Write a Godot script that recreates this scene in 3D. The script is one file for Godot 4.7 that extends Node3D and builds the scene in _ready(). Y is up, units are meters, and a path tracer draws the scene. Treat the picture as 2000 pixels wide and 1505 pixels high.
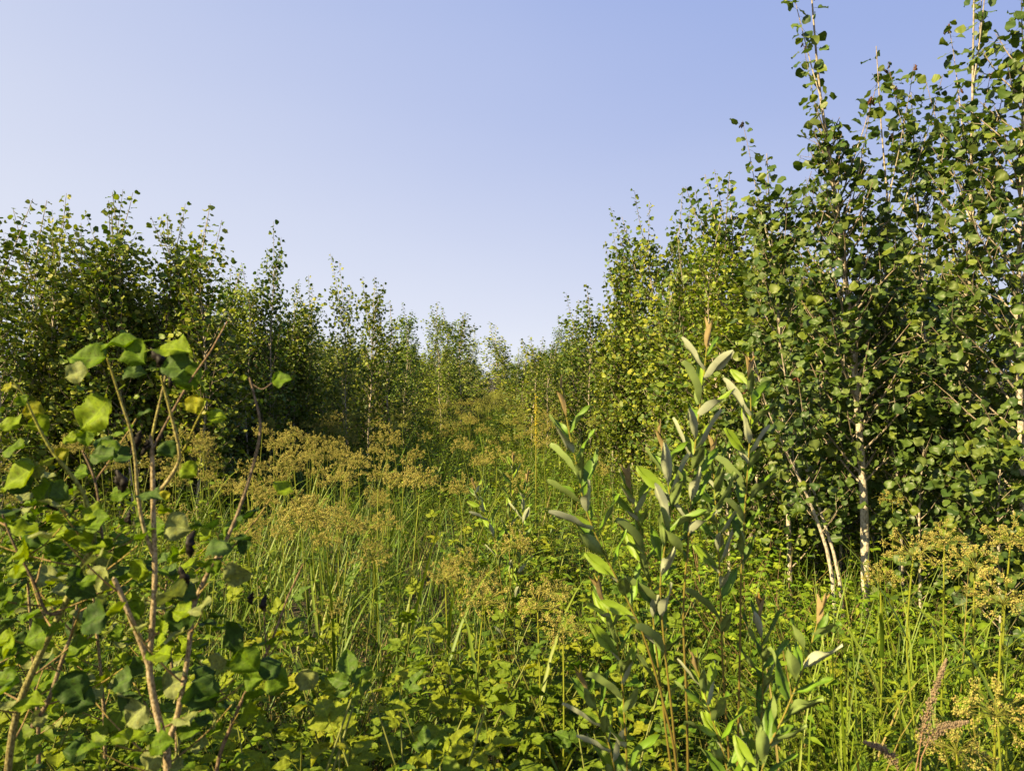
extends Node3D

# ---------------------------------------------------------------- constants of the view
const FOCAL := 1477.0          # focal length in pixels of the 2000 x 1505 photograph
const EYE := 1.6
const PITCH := -0.0115
const SUN_TO := Vector3(-0.698, 0.585, 0.413)

var rng := RandomNumberGenerator.new()
var used := {}
var bump := FastNoiseLite.new()
var M := {}
var T := {}


# collects triangles of one mesh
class Shape:
	var v := PackedVector3Array()
	var n := PackedVector3Array()
	var c := PackedColorArray()
	var i := PackedInt32Array()

	func stamp(t: Dictionary, x: Transform3D, col: Color) -> void:
		var off := v.size()
		v.append_array(x * (t.v as PackedVector3Array))
		n.append_array(Transform3D(x.basis.orthonormalized(), Vector3.ZERO) * (t.n as PackedVector3Array))
		var k: PackedColorArray = t.c
		var cc := PackedColorArray()
		cc.resize(k.size())
		for j in k.size():
			cc[j] = k[j] * col
		c.append_array(cc)
		for j in (t.i as PackedInt32Array):
			i.append(j + off)

	func stamp_plain(t: Dictionary, x: Transform3D, col: Color) -> void:
		var off := v.size()
		v.append_array(x * (t.v as PackedVector3Array))
		n.append_array(Transform3D(x.basis.orthonormalized(), Vector3.ZERO) * (t.n as PackedVector3Array))
		var cc := PackedColorArray()
		cc.resize((t.v as PackedVector3Array).size())
		cc.fill(col)
		c.append_array(cc)
		for j in (t.i as PackedInt32Array):
			i.append(j + off)

	func tube(p: PackedVector3Array, r: PackedFloat32Array, sides: int, col: Color, col_end = null) -> void:
		var last := p.size() - 1
		var ref := Vector3(0.31, 0.2, 0.93)
		var off := v.size()
		for k in p.size():
			var tang := (p[mini(k + 1, last)] - p[maxi(k - 1, 0)]).normalized()
			if absf(tang.dot(ref)) > 0.95:
				ref = Vector3(0.9, 0.1, -0.3)
			var a := (ref - tang * ref.dot(tang)).normalized()
			ref = a
			var b := tang.cross(a)
			var cc: Color = col if col_end == null else col.lerp(col_end, float(k) / last)
			for j in sides:
				var w := TAU * j / sides
				var e := a * cos(w) + b * sin(w)
				v.append(p[k] + e * r[k])
				n.append(e)
				c.append(cc)
		for k in last:
			for j in sides:
				var jn := (j + 1) % sides
				var q0 := off + k * sides + j
				var q1 := off + k * sides + jn
				i.append_array(PackedInt32Array([q0, q0 + sides, q1, q1, q0 + sides, q1 + sides]))
		var tip := v.size()
		v.append(p[last] + (p[last] - p[last - 1]).normalized() * r[last])
		n.append((p[last] - p[last - 1]).normalized())
		c.append(col if col_end == null else col_end)
		for j in sides:
			i.append_array(PackedInt32Array([off + last * sides + j, tip, off + last * sides + (j + 1) % sides]))

	func ribbon(p: PackedVector3Array, w: PackedFloat32Array, side: Vector3, col: Color, col_end: Color, fold := 0.25) -> void:
		# a grass blade with a keel: three vertices to a row
		var last := p.size() - 1
		var off := v.size()
		for k in p.size():
			var tang := (p[mini(k + 1, last)] - p[maxi(k - 1, 0)]).normalized()
			var s := (side - tang * side.dot(tang)).normalized()
			var nn := s.cross(tang).normalized()
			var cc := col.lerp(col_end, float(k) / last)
			v.append(p[k] - s * w[k] + nn * w[k] * fold)
			v.append(p[k])
			v.append(p[k] + s * w[k] + nn * w[k] * fold)
			n.append((nn + s * 0.3).normalized())
			n.append(nn)
			n.append((nn - s * 0.3).normalized())
			for q in 3:
				c.append(cc)
		for k in last:
			for j in 2:
				var a := off + k * 3 + j
				i.append_array(PackedInt32Array([a, a + 3, a + 1, a + 1, a + 3, a + 4]))

	func mesh(m: Material) -> ArrayMesh:
		var arr := []
		arr.resize(Mesh.ARRAY_MAX)
		arr[Mesh.ARRAY_VERTEX] = v
		arr[Mesh.ARRAY_NORMAL] = n
		arr[Mesh.ARRAY_COLOR] = c
		arr[Mesh.ARRAY_INDEX] = i
		var out := ArrayMesh.new()
		out.add_surface_from_arrays(Mesh.PRIMITIVE_TRIANGLES, arr)
		out.surface_set_material(0, m)
		return out


# ---------------------------------------------------------------- small helpers
func rf(a: float, b: float) -> float:
	return rng.randf_range(a, b)


func rv() -> Vector3:
	return Vector3(rf(-1, 1), rf(-1, 1), rf(-1, 1))


func at(u: float, v: float, d: float) -> Vector3:
	# the point that stands at depth d behind pixel (u, v) of the photograph
	var q := Vector3((u - 1000.0) / FOCAL * d, (752.5 - v) / FOCAL * d, -d)
	return q.rotated(Vector3.RIGHT, PITCH) + Vector3(0, EYE, 0)


func ground_y(x: float, z: float) -> float:
	return bump.get_noise_2d(x, z) * 0.09


func on_ground(x: float, z: float) -> Vector3:
	return Vector3(x, ground_y(x, z), z)


func lerp_table(t: Array, d: float) -> float:
	for k in range(1, t.size()):
		if d <= t[k][0]:
			var a: Array = t[k - 1]
			var b: Array = t[k]
			return lerpf(a[1], b[1], clampf((d - a[0]) / (b[0] - a[0]), 0, 1))
	return t[t.size() - 1][1]


const LEFT_EDGE := [[2, -3.6], [5, -4.0], [7, -3.9], [8.5, -3.2], [10.5, -3.0], [13, -2.6], [16, -2.2], [20, -1.7], [28, -0.9], [34, 0.2]]
const RIGHT_EDGE := [[2, 3.0], [3.5, 2.1], [4.5, 1.75], [6, 1.5], [9, 1.1], [11, 0.75], [13, 0.45], [20, 0.25], [28, 0.4], [34, 0.6]]


func left_edge(d: float) -> float:
	return lerp_table(LEFT_EDGE, d)


func right_edge(d: float) -> float:
	return lerp_table(RIGHT_EDGE, d)


func numbered(called: String) -> String:
	used[called] = used.get(called, -1) + 1
	return called if used[called] == 0 else "%s_%03d" % [called, used[called]]


func thing(called: String, label: String, category: String, where: Vector3, group := "") -> Node3D:
	var o := Node3D.new()
	o.name = numbered(called)
	add_child(o)
	o.position = where
	o.set_meta("label", label)
	o.set_meta("category", category)
	if group:
		o.set_meta("group", group)
	return o


func part(called: String, m: Mesh, parent: Node3D, x := Transform3D(), mat: Material = null) -> MeshInstance3D:
	var o := MeshInstance3D.new()
	o.name = called
	o.mesh = m
	o.transform = x
	if mat:
		o.material_override = mat
	parent.add_child(o, true)
	return o


func stuff_copies(called: String, label: String, category: String, m: Mesh, xs: Array, cols: Array) -> void:
	var mm := MultiMesh.new()
	mm.transform_format = MultiMesh.TRANSFORM_3D
	mm.use_colors = true
	mm.mesh = m
	mm.instance_count = xs.size()
	for k in xs.size():
		mm.set_instance_transform(k, xs[k])
		mm.set_instance_color(k, cols[k])
	var o := MultiMeshInstance3D.new()
	o.name = numbered(called)
	o.multimesh = mm
	o.set_meta("kind", "stuff")
	o.set_meta("label", label)
	o.set_meta("category", category)
	add_child(o)


func leaf_x(p: Vector3, m: Vector3, n: Vector3, s: float) -> Transform3D:
	# a leaf's frame: midrib along y, upper face towards z
	var y := m.normalized()
	var x := y.cross(n)
	if x.length() < 0.05:
		x = y.cross(Vector3(0.37, 0.6, 0.71))
	x = x.normalized()
	return Transform3D(Basis(x * s, y * s, x.cross(y) * s), p)


func along(p: PackedVector3Array, t: float) -> Vector3:
	var f := clampf(t, 0, 1) * (p.size() - 1)
	var k := mini(int(f), p.size() - 2)
	return p[k].lerp(p[k + 1], f - k)


func smooth_line(p: PackedVector3Array, per: int) -> PackedVector3Array:
	var out := PackedVector3Array()
	for k in p.size() - 1:
		for j in per:
			out.append(p[k].cubic_interpolate(p[k + 1], p[maxi(k - 1, 0)], p[mini(k + 2, p.size() - 1)], float(j) / per))
	out.append(p[p.size() - 1])
	return out


func taper(count: int, r0: float, r1: float, power := 1.0) -> PackedFloat32Array:
	var out := PackedFloat32Array()
	for k in count:
		out.append(lerpf(r0, r1, pow(float(k) / (count - 1), power)))
	return out


func curve_from(p: Vector3, dir: Vector3, length: float, bend: Vector3, count: int, wobble := 0.05) -> PackedVector3Array:
	var out := PackedVector3Array([p])
	var d := dir.normalized()
	var q := p
	for k in count - 1:
		d = (d + bend / (count - 1) + rv() * wobble).normalized()
		q += d * length / (count - 1)
		out.append(q)
	return out


# ---------------------------------------------------------------- leaf outlines
# a sheet of rows by columns; kind gives the outline, the rest its relief
func leaf_sheet(kind: String, rows: int, cols: int, fold: float, droop: float, wave: float, veins: float, sd: int, rib := 1.0, both := Color(0, 0, 0, 0), petiole := 0.0) -> Dictionary:
	var nz := FastNoiseLite.new()
	nz.seed = sd
	nz.frequency = 0.7
	nz.fractal_type = FastNoiseLite.FRACTAL_NONE
	var v := PackedVector3Array()
	var c := PackedColorArray()
	var i := PackedInt32Array()
	for r in rows + 1:
		var t := float(r) / rows
		var w := 0.0
		match kind:
			"aspen":
				w = 0.52 * pow(maxf(sin(PI * pow(t, 0.72)), 0.0), 0.58) * (1.0 if t < 0.8 else lerpf(1.0, 0.45, (t - 0.8) / 0.2))
			"willow":
				w = 0.104 * pow(maxf(sin(PI * pow(t, 0.95)), 0.0), 0.75)
			"raspberry":
				w = 0.33 * pow(maxf(sin(PI * pow(t, 0.62)), 0.0), 0.85)
				if r > 0 and r < rows and r % 2 == 0:
					w *= 0.9
			"herb":
				w = 0.27 * pow(maxf(sin(PI * pow(t, 0.75)), 0.0), 0.8)
		if kind == "aspen" and rows > 12:
			w *= 1.0 + (0.035 if r % 2 else -0.035) + 0.12 * nz.get_noise_2d(t * 4.0, 60.0)
		if r == 0 or r == rows:
			w = 0.004
		for j in cols + 1:
			var s := 2.0 * j / cols - 1.0
			var x := s * w
			var y := t + (0.05 if kind == "aspen" else 0.0) * absf(s) * (0.5 - t)
			if kind == "raspberry":
				y += absf(s) * 0.06
			var z := absf(x) * fold - droop * t * t + wave * nz.get_noise_2d(t * 2.0, s * 1.5 + 5.0) * (0.3 + absf(s))
			if veins > 0.0 and j != cols / 2:
				z += veins * sin(t * rows * PI * 0.5 + absf(s) * 1.2)
			v.append(Vector3(x, y, z))
			var spot := 1.0 + 0.25 * nz.get_noise_2d(t * 5.0 + 20.0, s * 4.0)
			var k := rib if j * 2 == cols else 1.0
			c.append(Color(spot * k, spot * k, spot * lerpf(1.0, k, 0.6)))
	for r in rows:
		for j in cols:
			var a := r * (cols + 1) + j
			i.append_array(PackedInt32Array([a, a + cols + 1, a + 1, a + 1, a + cols + 1, a + cols + 2]))
	var d := with_normals(v, c, i)
	if both.a > 0.0:
		# the lower face, half a millimetre under the upper one, in its own colour
		var off: int = d.v.size()
		var lower := 0.006
		var vv: PackedVector3Array = d.v
		var nn: PackedVector3Array = d.n
		var cc: PackedColorArray = d.c
		var ii: PackedInt32Array = d.i
		var count := ii.size()
		for k in off:
			vv.append(vv[k] - nn[k] * lower)
			nn.append(-nn[k])
			cc.append(Color(both.r, both.g, both.b) * Color(cc[k].r, cc[k].r, cc[k].r))
		for k in range(0, count, 3):
			ii.append_array(PackedInt32Array([ii[k] + off, ii[k + 2] + off, ii[k + 1] + off]))
		d = {"v": vv, "n": nn, "c": cc, "i": ii}
	if petiole > 0.0:
		# the stalk: the blade moves out along y by its length
		var sh := Shape.new()
		sh.stamp(d, Transform3D(Basis(), Vector3(0, petiole, 0)), Color.WHITE)
		sh.tube(PackedVector3Array([Vector3.ZERO, Vector3(0, petiole * 0.5, 0.04), Vector3(0, petiole + 0.02, 0.0)]), PackedFloat32Array([0.016, 0.012, 0.012]), 3, Color(1.5, 1.1, 0.9))
		d = {"v": sh.v, "n": sh.n, "c": sh.c, "i": sh.i}
	return d


func with_normals(v: PackedVector3Array, c: PackedColorArray, i: PackedInt32Array) -> Dictionary:
	var n := PackedVector3Array()
	n.resize(v.size())
	for k in range(0, i.size(), 3):
		var f := (v[i[k + 2]] - v[i[k]]).cross(v[i[k + 1]] - v[i[k]])
		for q in 3:
			n[i[k + q]] += f
	for k in n.size():
		n[k] = n[k].normalized() if n[k].length() > 1e-9 else Vector3.BACK
	return {"v": v, "n": n, "c": c, "i": i}


func dead_leaf(sd: int) -> Dictionary:
	# a blackened leaf, shrivelled and rolled up lengthwise
	var nz := FastNoiseLite.new()
	nz.seed = sd
	nz.frequency = 2.4
	var v := PackedVector3Array()
	var c := PackedColorArray()
	var i := PackedInt32Array()
	var rows := 9
	var cols := 10
	for r in rows + 1:
		var t := float(r) / rows
		for j in cols + 1:
			var a := TAU * 1.15 * j / cols
			var rad := 0.2 * pow(sin(PI * clampf(t * 0.94 + 0.03, 0, 1)), 0.7) * (0.7 + 0.3 * float(j) / cols)
			rad *= 1.0 + 1.3 * nz.get_noise_2d(t * 2.2, j * 0.35)
			v.append(Vector3(cos(a) * rad + 0.12 * sin(t * 4.0 + sd), t, sin(a) * rad + 0.08 * cos(t * 5.0)))
			var k := 0.7 + 0.9 * absf(nz.get_noise_2d(t * 4.0, j * 0.6 + 9.0))
			c.append(Color(k, k, k))
	for r in rows:
		for j in cols:
			var a := r * (cols + 1) + j
			i.append_array(PackedInt32Array([a, a + cols + 1, a + 1, a + 1, a + cols + 1, a + cols + 2]))
	return with_normals(v, c, i)


func seed_grain() -> Dictionary:
	var v := PackedVector3Array([Vector3(0, 0, 0), Vector3(0.3, 0.45, 0), Vector3(0, 0.45, 0.3), Vector3(-0.3, 0.45, 0), Vector3(0, 0.45, -0.3), Vector3(0, 1, 0)])
	var c := PackedColorArray()
	for k in 6:
		c.append(Color.WHITE)
	var i := PackedInt32Array()
	for k in 4:
		var a := 1 + k
		var b := 1 + (k + 1) % 4
		i.append_array(PackedInt32Array([0, a, b, a, 5, b]))
	var d := with_normals(v, c, i)
	if d.n[1].x < 0.0:
		for k in range(0, i.size(), 3):
			var q := i[k + 1]
			i[k + 1] = i[k + 2]
			i[k + 2] = q
		d = with_normals(v, c, i)
	return d


func printed_leaf(t: Dictionary, m: Material, stalk: float) -> ArrayMesh:
	# a leaf that carries the vein print: u across the blade, v from its base to its tip
	var uv := PackedVector2Array()
	for q in (t.v as PackedVector3Array):
		uv.append(Vector2(clampf(q.x * 0.9 + 0.5, 0.01, 0.99), clampf(q.y - stalk, 0.01, 0.99)))
	var arr := []
	arr.resize(Mesh.ARRAY_MAX)
	arr[Mesh.ARRAY_VERTEX] = t.v
	arr[Mesh.ARRAY_NORMAL] = t.n
	arr[Mesh.ARRAY_COLOR] = t.c
	arr[Mesh.ARRAY_TEX_UV] = uv
	arr[Mesh.ARRAY_INDEX] = t.i
	var out := ArrayMesh.new()
	out.add_surface_from_arrays(Mesh.PRIMITIVE_TRIANGLES, arr)
	out.surface_set_material(0, m)
	return out


func vein_print(sd: int, pairs: int, steep: float, spots: float) -> ImageTexture:
	# midrib, pairs of side veins and the mottling and brown spots of an ageing leaf
	var n1 := FastNoiseLite.new()
	n1.seed = sd
	n1.frequency = 0.05
	var n2 := FastNoiseLite.new()
	n2.seed = sd + 1
	n2.frequency = 0.018
	var n3 := FastNoiseLite.new()
	n3.seed = sd + 2
	n3.noise_type = FastNoiseLite.TYPE_CELLULAR
	n3.frequency = 0.09
	var im := Image.create(192, 192, false, Image.FORMAT_RGB8)
	for row in 192:
		for col in 192:
			var x := absf(col / 191.0 - 0.5) * 2.0
			var y := row / 191.0
			var vein := exp(-pow(x / 0.022, 2.0)) * 1.1
			var along_ := (y - steep * x + 0.05 * sin(x * 5.0)) * pairs
			var off := absf(along_ - roundf(along_)) / pairs
			vein += exp(-pow(off / 0.007, 2.0)) * 0.75 * (1.0 - x * 0.6)
			var net := absf(n3.get_noise_2d(col, row))
			var k := 0.72 + 0.1 * n1.get_noise_2d(col, row) + 0.12 * n2.get_noise_2d(col, row) + 0.05 * net
			var c := Color(k, k, k).lerp(Color(1.0, 1.0, 0.95), clampf(vein, 0, 1) * 0.6)
			var old := clampf((n2.get_noise_2d(col + 300, row) - 0.22) * 5.0, 0, 1)
			c = c.lerp(Color(1.0, 0.92, 0.55), old * 0.55 * spots)
			var burn := clampf((n1.get_noise_2d(col, row + 400) - 0.42) * 9.0, 0, 1)
			c = c.lerp(Color(0.5, 0.3, 0.25), burn * spots)
			im.set_pixel(col, row, c)
	return ImageTexture.create_from_image(im)


func mesh_of(t: Dictionary, m: Material) -> ArrayMesh:
	var s := Shape.new()
	s.v = t.v
	s.n = t.n
	s.c = t.c
	s.i = t.i
	return s.mesh(m)


# ---------------------------------------------------------------- materials
func lin(r: float, g: float, b: float) -> Color:
	return Color(r, g, b).linear_to_srgb()


func leaf_material(called: String, tint: Color, through: Color, rough := 0.55, spec := 0.35) -> StandardMaterial3D:
	var m := StandardMaterial3D.new()
	m.resource_name = called
	m.albedo_color = (tint * (Color(0.84, 0.86, 0.78) if called == "dry_head" else Color(0.8, 0.84, 0.58))).linear_to_srgb()
	m.vertex_color_use_as_albedo = true
	m.roughness = rough
	m.metallic_specular = spec
	m.backlight_enabled = true
	m.backlight = through.linear_to_srgb()
	m.cull_mode = BaseMaterial3D.CULL_DISABLED
	return m


func noise_texture(freq: float, colors: Array, stops: Array, sd: int, size := 512, kind := FastNoiseLite.TYPE_SIMPLEX_SMOOTH) -> NoiseTexture2D:
	var nz := FastNoiseLite.new()
	nz.seed = sd
	nz.noise_type = kind
	nz.frequency = freq
	nz.fractal_octaves = 5
	var ramp := Gradient.new()
	ramp.offsets = PackedFloat32Array(stops)
	ramp.colors = PackedColorArray(colors)
	var t := NoiseTexture2D.new()
	t.width = size
	t.height = size
	t.seamless = true
	t.noise = nz
	t.color_ramp = ramp
	return t


func wood_material(called: String, dark: Color, pale: Color, sd: int, scale: Vector3, rough := 0.85) -> StandardMaterial3D:
	var m := StandardMaterial3D.new()
	m.resource_name = called
	m.albedo_texture = noise_texture(0.02, [dark.linear_to_srgb(), pale.linear_to_srgb(), pale.lightened(0.15).linear_to_srgb()], [0.28, 0.5, 0.8], sd)
	m.vertex_color_use_as_albedo = true
	m.uv1_triplanar = true
	m.uv1_scale = scale
	m.roughness = rough
	m.metallic_specular = 0.3
	m.heightmap_enabled = false
	return m


func make_materials() -> void:
	var green := Color(0.55, 0.62, 0.18)
	M.leaf = leaf_material("leaf", Color.WHITE, green, 0.5, 0.42)
	M.leaf_soft = leaf_material("soft_leaf", Color.WHITE, Color(0.62, 0.72, 0.15), 0.6, 0.3)
	M.blade = leaf_material("grass_blade", Color.WHITE, Color(0.45, 0.5, 0.15), 0.5, 0.4)
	M.straw = leaf_material("dry_head", Color.WHITE, Color(0.25, 0.2, 0.08), 0.8, 0.2)
	M.dead = leaf_material("dead_leaf", Color(0.016, 0.012, 0.013), Color(0.02, 0.02, 0.02), 0.6, 0.3)
	M.dead_brown = leaf_material("brown_dead_leaf", Color(0.11, 0.045, 0.03), Color(0.1, 0.05, 0.03), 0.7, 0.3)
	# poplar leaves of the near saplings
	M.pop = [
		leaf_material("poplar_leaf", Color(0.115, 0.195, 0.014), Color(0.75, 0.8, 0.14), 0.45, 0.4),
		leaf_material("poplar_leaf_yellow_green", Color(0.2, 0.285, 0.012), Color(0.8, 0.75, 0.1), 0.5, 0.35),
		leaf_material("poplar_leaf_dark", Color(0.045, 0.09, 0.02), Color(0.5, 0.6, 0.15), 0.42, 0.45),
		leaf_material("poplar_leaf_blue_green", Color(0.075, 0.13, 0.036), Color(0.5, 0.6, 0.25), 0.42, 0.45),
		leaf_material("poplar_leaf_yellow", Color(0.28, 0.29, 0.02), Color(0.8, 0.75, 0.1), 0.55, 0.3),
		leaf_material("poplar_leaf_pale", Color(0.22, 0.25, 0.115), Color(0.5, 0.55, 0.25), 0.6, 0.3),
	]
	M.asp = [
		leaf_material("aspen_leaf", Color(0.086, 0.135, 0.030), Color(0.45, 0.5, 0.12), 0.48, 0.42),
		leaf_material("aspen_leaf_dark", Color(0.05, 0.092, 0.026), Color(0.4, 0.5, 0.12), 0.46, 0.45),
		leaf_material("aspen_leaf_pale", Color(0.13, 0.17, 0.05), Color(0.45, 0.5, 0.14), 0.52, 0.38),
		leaf_material("aspen_leaf_yellowish", Color(0.15, 0.19, 0.028), Color(0.55, 0.55, 0.1), 0.5, 0.38),
	]
	M.rasp = [
		leaf_material("raspberry_leaf", Color(0.150, 0.215, 0.020), Color(0.7, 0.75, 0.12), 0.6, 0.3),
		leaf_material("raspberry_leaf_bright", Color(0.225, 0.275, 0.026), Color(0.8, 0.8, 0.12), 0.62, 0.28),
		leaf_material("raspberry_leaf_deep", Color(0.085, 0.15, 0.02), Color(0.6, 0.7, 0.12), 0.58, 0.32),
		leaf_material("raspberry_leaf_yellow", Color(0.27, 0.29, 0.03), Color(0.8, 0.78, 0.1), 0.62, 0.28),
	]
	var prints := [vein_print(31, 6, 0.3, 1.0), vein_print(35, 6, 0.3, 0.5), vein_print(39, 9, 0.35, 0.35)]
	for k in M.pop.size():
		var m: StandardMaterial3D = M.pop[k]
		m.albedo_texture = prints[k % 2]
		m.albedo_color = (m.albedo_color.srgb_to_linear() * 1.75).linear_to_srgb()
		m.heightmap_enabled = true
		m.heightmap_texture = prints[k % 2]
		m.heightmap_scale = 0.05
		m.roughness = 0.62
		m.metallic_specular = 0.28
	for m in M.rasp:
		m.albedo_texture = prints[2]
		m.albedo_color = (m.albedo_color.srgb_to_linear() * 1.75).linear_to_srgb()
	M.crowns = []
	for q in [Color(1, 1, 1), Color(1.15, 1.1, 0.95), Color(0.8, 0.9, 0.95), Color(1.3, 1.2, 1.0), Color(0.92, 0.95, 0.8)]:
		M.crowns.append(leaf_material("crown_leaf", q, green, 0.5, 0.4))
	M.willow = leaf_material("willow_leaf", Color.WHITE, Color(0.4, 0.45, 0.15), 0.5, 0.4)
	M.bark_pale = wood_material("aspen_bark", Color(0.20, 0.175, 0.13), Color(0.46, 0.41, 0.32), 3, Vector3(7, 3, 7))
	M.bark_twig = wood_material("twig_bark", Color(0.10, 0.075, 0.045), Color(0.30, 0.22, 0.13), 5, Vector3(20, 12, 20), 0.7)
	M.stem_green = leaf_material("green_stem", Color.WHITE, Color(0.1, 0.12, 0.03), 0.5, 0.4)
	var g := StandardMaterial3D.new()
	g.resource_name = "soil_and_litter"
	g.albedo_texture = noise_texture(0.03, [lin(0.010, 0.008, 0.004), lin(0.026, 0.019, 0.009), lin(0.055, 0.045, 0.02)], [0.25, 0.5, 0.8], 11)
	g.uv1_triplanar = true
	g.uv1_world_triplanar = true
	g.uv1_scale = Vector3(1.3, 1.3, 1.3)
	g.roughness = 0.95
	M.ground = g


func make_leaf_shapes() -> void:
	T.aspen = []
	T.aspen_fine = []
	T.aspen_small = []
	T.aspen_mid = []
	for k in 4:
		T.aspen.append(leaf_sheet("aspen", 6, 2, rf(0.05, 0.3), rf(-0.1, 0.25), 0.18, 0, 40 + k, 1.12))
		T.aspen_fine.append(leaf_sheet("aspen", 8, 4, rf(0.05, 0.3), rf(-0.1, 0.25), 0.2, 0.004, 50 + k, 1.25, Color(0, 0, 0, 0), 0.55))
		T.aspen_mid.append(leaf_sheet("aspen", 6, 2, rf(0.05, 0.35), rf(-0.1, 0.25), 0.2, 0, 55 + k, 1.1, Color(0, 0, 0, 0), 0.55))
		T.aspen_small.append(leaf_sheet("aspen", 3, 2, rf(0.1, 0.4), rf(0, 0.2), 0.1, 0, 60 + k))
	T.herb = []
	for k in 3:
		T.herb.append(leaf_sheet("herb", 4, 2, rf(0.2, 0.5), rf(0.1, 0.4), 0.15, 0, 70 + k, 1.15))
	T.grain = seed_grain()


# ---------------------------------------------------------------- trees
# A tree is worked out as one wood shape and a list of leaves [frame, colour].
func shoot(o: Dictionary, p: Vector3, dir: Vector3, length: float, r: float, bend: Vector3, level: int) -> void:
	var line := curve_from(p, dir, length, bend, 6 if level == 0 else 4, 0.09)
	if r > 0.0012:
		(o.wood as Shape).tube(line, taper(line.size(), r, r * 0.35), 5 if level == 0 and o.near else 3, o.bark.lerp(o.twig, 0.45), o.twig)
	var step: float = o.step * (1.0 if level < 2 else 1.0)
	var count := int(length / step)
	var turn := rf(0, TAU)
	for k in count:
		var t := (k + rf(0.2, 0.9)) / count
		if t < (0.25 if level == 0 else 0.05):
			continue
		var q := along(line, t)
		var tang := (along(line, t + 0.05) - along(line, t - 0.05)).normalized()
		turn += 2.4
		var s := tang.cross(Vector3(0.3, 0.2, 0.9)).normalized().rotated(tang, turn)
		add_leaf(o, q, (tang * 0.55 + s).normalized(), s)
		if level == 0 and k % o.twig_every == 1 and t < 0.85:
			var tl: float = length * rf(0.25, 0.5) * (1.15 - t)
			shoot(o, q, (tang * 0.8 + s * 0.8).normalized(), tl + 0.08, r * 0.4, Vector3(0, 0.25, 0), 1)


func add_leaf(o: Dictionary, q: Vector3, away: Vector3, s: Vector3) -> void:
	var size: float = o.leaf * rf(0.5, 1.2)
	var mid := (away * 0.8 + Vector3.DOWN * rf(0.1, 0.9) + rv() * 0.45).normalized()
	var up: Vector3 = (Vector3.UP * 0.45 + SUN_TO * float(o.to_sun) + s * 0.35 + rv() * 0.75).normalized()
	var base := q + away * size * (0.0 if o.near else 0.35)
	var pal: Array = o.colors
	var col: Color = pal[rng.randi() % pal.size()]
	col *= rf(0.8, 1.2)
	(o.leaves as Array).append([leaf_x(base, mid, up, size), col])


func grow_tree(o: Dictionary) -> Dictionary:
	# o: line (trunk, local), r0, first (where the crown starts), branches, reach, rise, leaf, step, colors, near, leaders
	o.wood = Shape.new()
	o.leaves = []
	var line := smooth_line(o.line, 3)
	var height: float = line[line.size() - 1].y
	(o.wood as Shape).tube(line, taper(line.size(), o.r0, 0.0022, 0.85), 8 if o.near else 5, o.bark, o.bark.lerp(o.twig, 0.6))
	var turn := rf(0, TAU)
	var top_from: float = o.get("top_from", 0.86)
	for k in o.branches:
		var t: float = lerpf(o.first, top_from, pow((k + rf(0.0, 0.9)) / o.branches, 0.9))
		turn += 2.399 + rf(-0.4, 0.4)
		var p := along(line, t)
		var u: float = (t - o.first) / (1.0 - o.first)
		var reach: float = o.reach * height * (1.0 - float(o.get("narrow", 0.72)) * u / (1.0 if not o.has("narrow") else top_from)) * rf(0.65, 1.2) * (0.75 + 0.25 * minf(1.0, u * 4.0))
		var rise: float = lerpf(o.rise, o.rise + 0.5, u)
		var dir := Vector3(cos(turn), rise, sin(turn)).normalized()
		shoot(o, p, dir, reach, maxf(o.r0 * 0.32 * (1.0 - t * 0.6), 0.0016), Vector3(0, 0.35, 0), 0)
	# the leader above the crown carries single leaves
	var count := int(height * (1.0 - top_from) / (o.step * (1.4 if o.near else 0.85))) + 3
	for k in count:
		var t := lerpf(top_from - 0.05, 1.0, float(k) / count)
		var q := along(line, t)
		turn += 2.4
		var s := Vector3(cos(turn), 0, sin(turn))
		add_leaf(o, q, (s + Vector3.UP * 0.4).normalized(), s)
	for k in o.get("leaders", 0):
		var t := rf(0.5, 0.82)
		var a := rf(0, TAU)
		var p := along(line, t)
		var dir := Vector3(cos(a) * 0.35, 1.0, sin(a) * 0.35)
		var len := height * rf(0.16, 0.34) * (1.05 if t < 0.7 else 0.7)
		var l2 := curve_from(p, dir, len, Vector3(0, 0.4, 0), 6, 0.05)
		(o.wood as Shape).tube(l2, taper(6, 0.005, 0.0016), 4, o.bark, o.twig)
		var m := int(len / (o.step * 0.9))
		for j in m:
			var tt := lerpf(0.15, 1.0, (j + rf(0, 0.8)) / m)
			turn += 2.4
			var s := Vector3(cos(turn), 0, sin(turn))
			add_leaf(o, along(l2, tt), (s + Vector3.UP * 0.4).normalized(), s)
		(o.get_or_add("tips", []) as Array).append(l2[5])
	return o


func crown_mesh(o: Dictionary, shapes: Array, from := 0) -> ArrayMesh:
	var s := Shape.new()
	var ls: Array = o.leaves
	for k in range(from, ls.size()):
		s.stamp_plain(shapes[k % shapes.size()], ls[k][0], ls[k][1])
	return s.mesh(M.leaf)


const ASPEN_GREENS := [Color(0.105, 0.16, 0.026), Color(0.08, 0.13, 0.024), Color(0.14, 0.19, 0.03), Color(0.165, 0.21, 0.04), Color(0.055, 0.1, 0.022), Color(0.2, 0.24, 0.03), Color(0.23, 0.25, 0.04)]
const LIGHT_GREENS := [Color(0.15, 0.215, 0.03), Color(0.12, 0.185, 0.03), Color(0.19, 0.25, 0.035), Color(0.21, 0.25, 0.03), Color(0.09, 0.15, 0.025)]
const NEAR_GREENS := [Color(0.086, 0.135, 0.030), Color(0.07, 0.118, 0.028), Color(0.105, 0.152, 0.04), Color(0.13, 0.17, 0.05), Color(0.05, 0.092, 0.026), Color(0.14, 0.18, 0.03)]
const BARK := Color(1, 1, 1)
const TWIG := Color(0.36, 0.3, 0.25)


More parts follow.
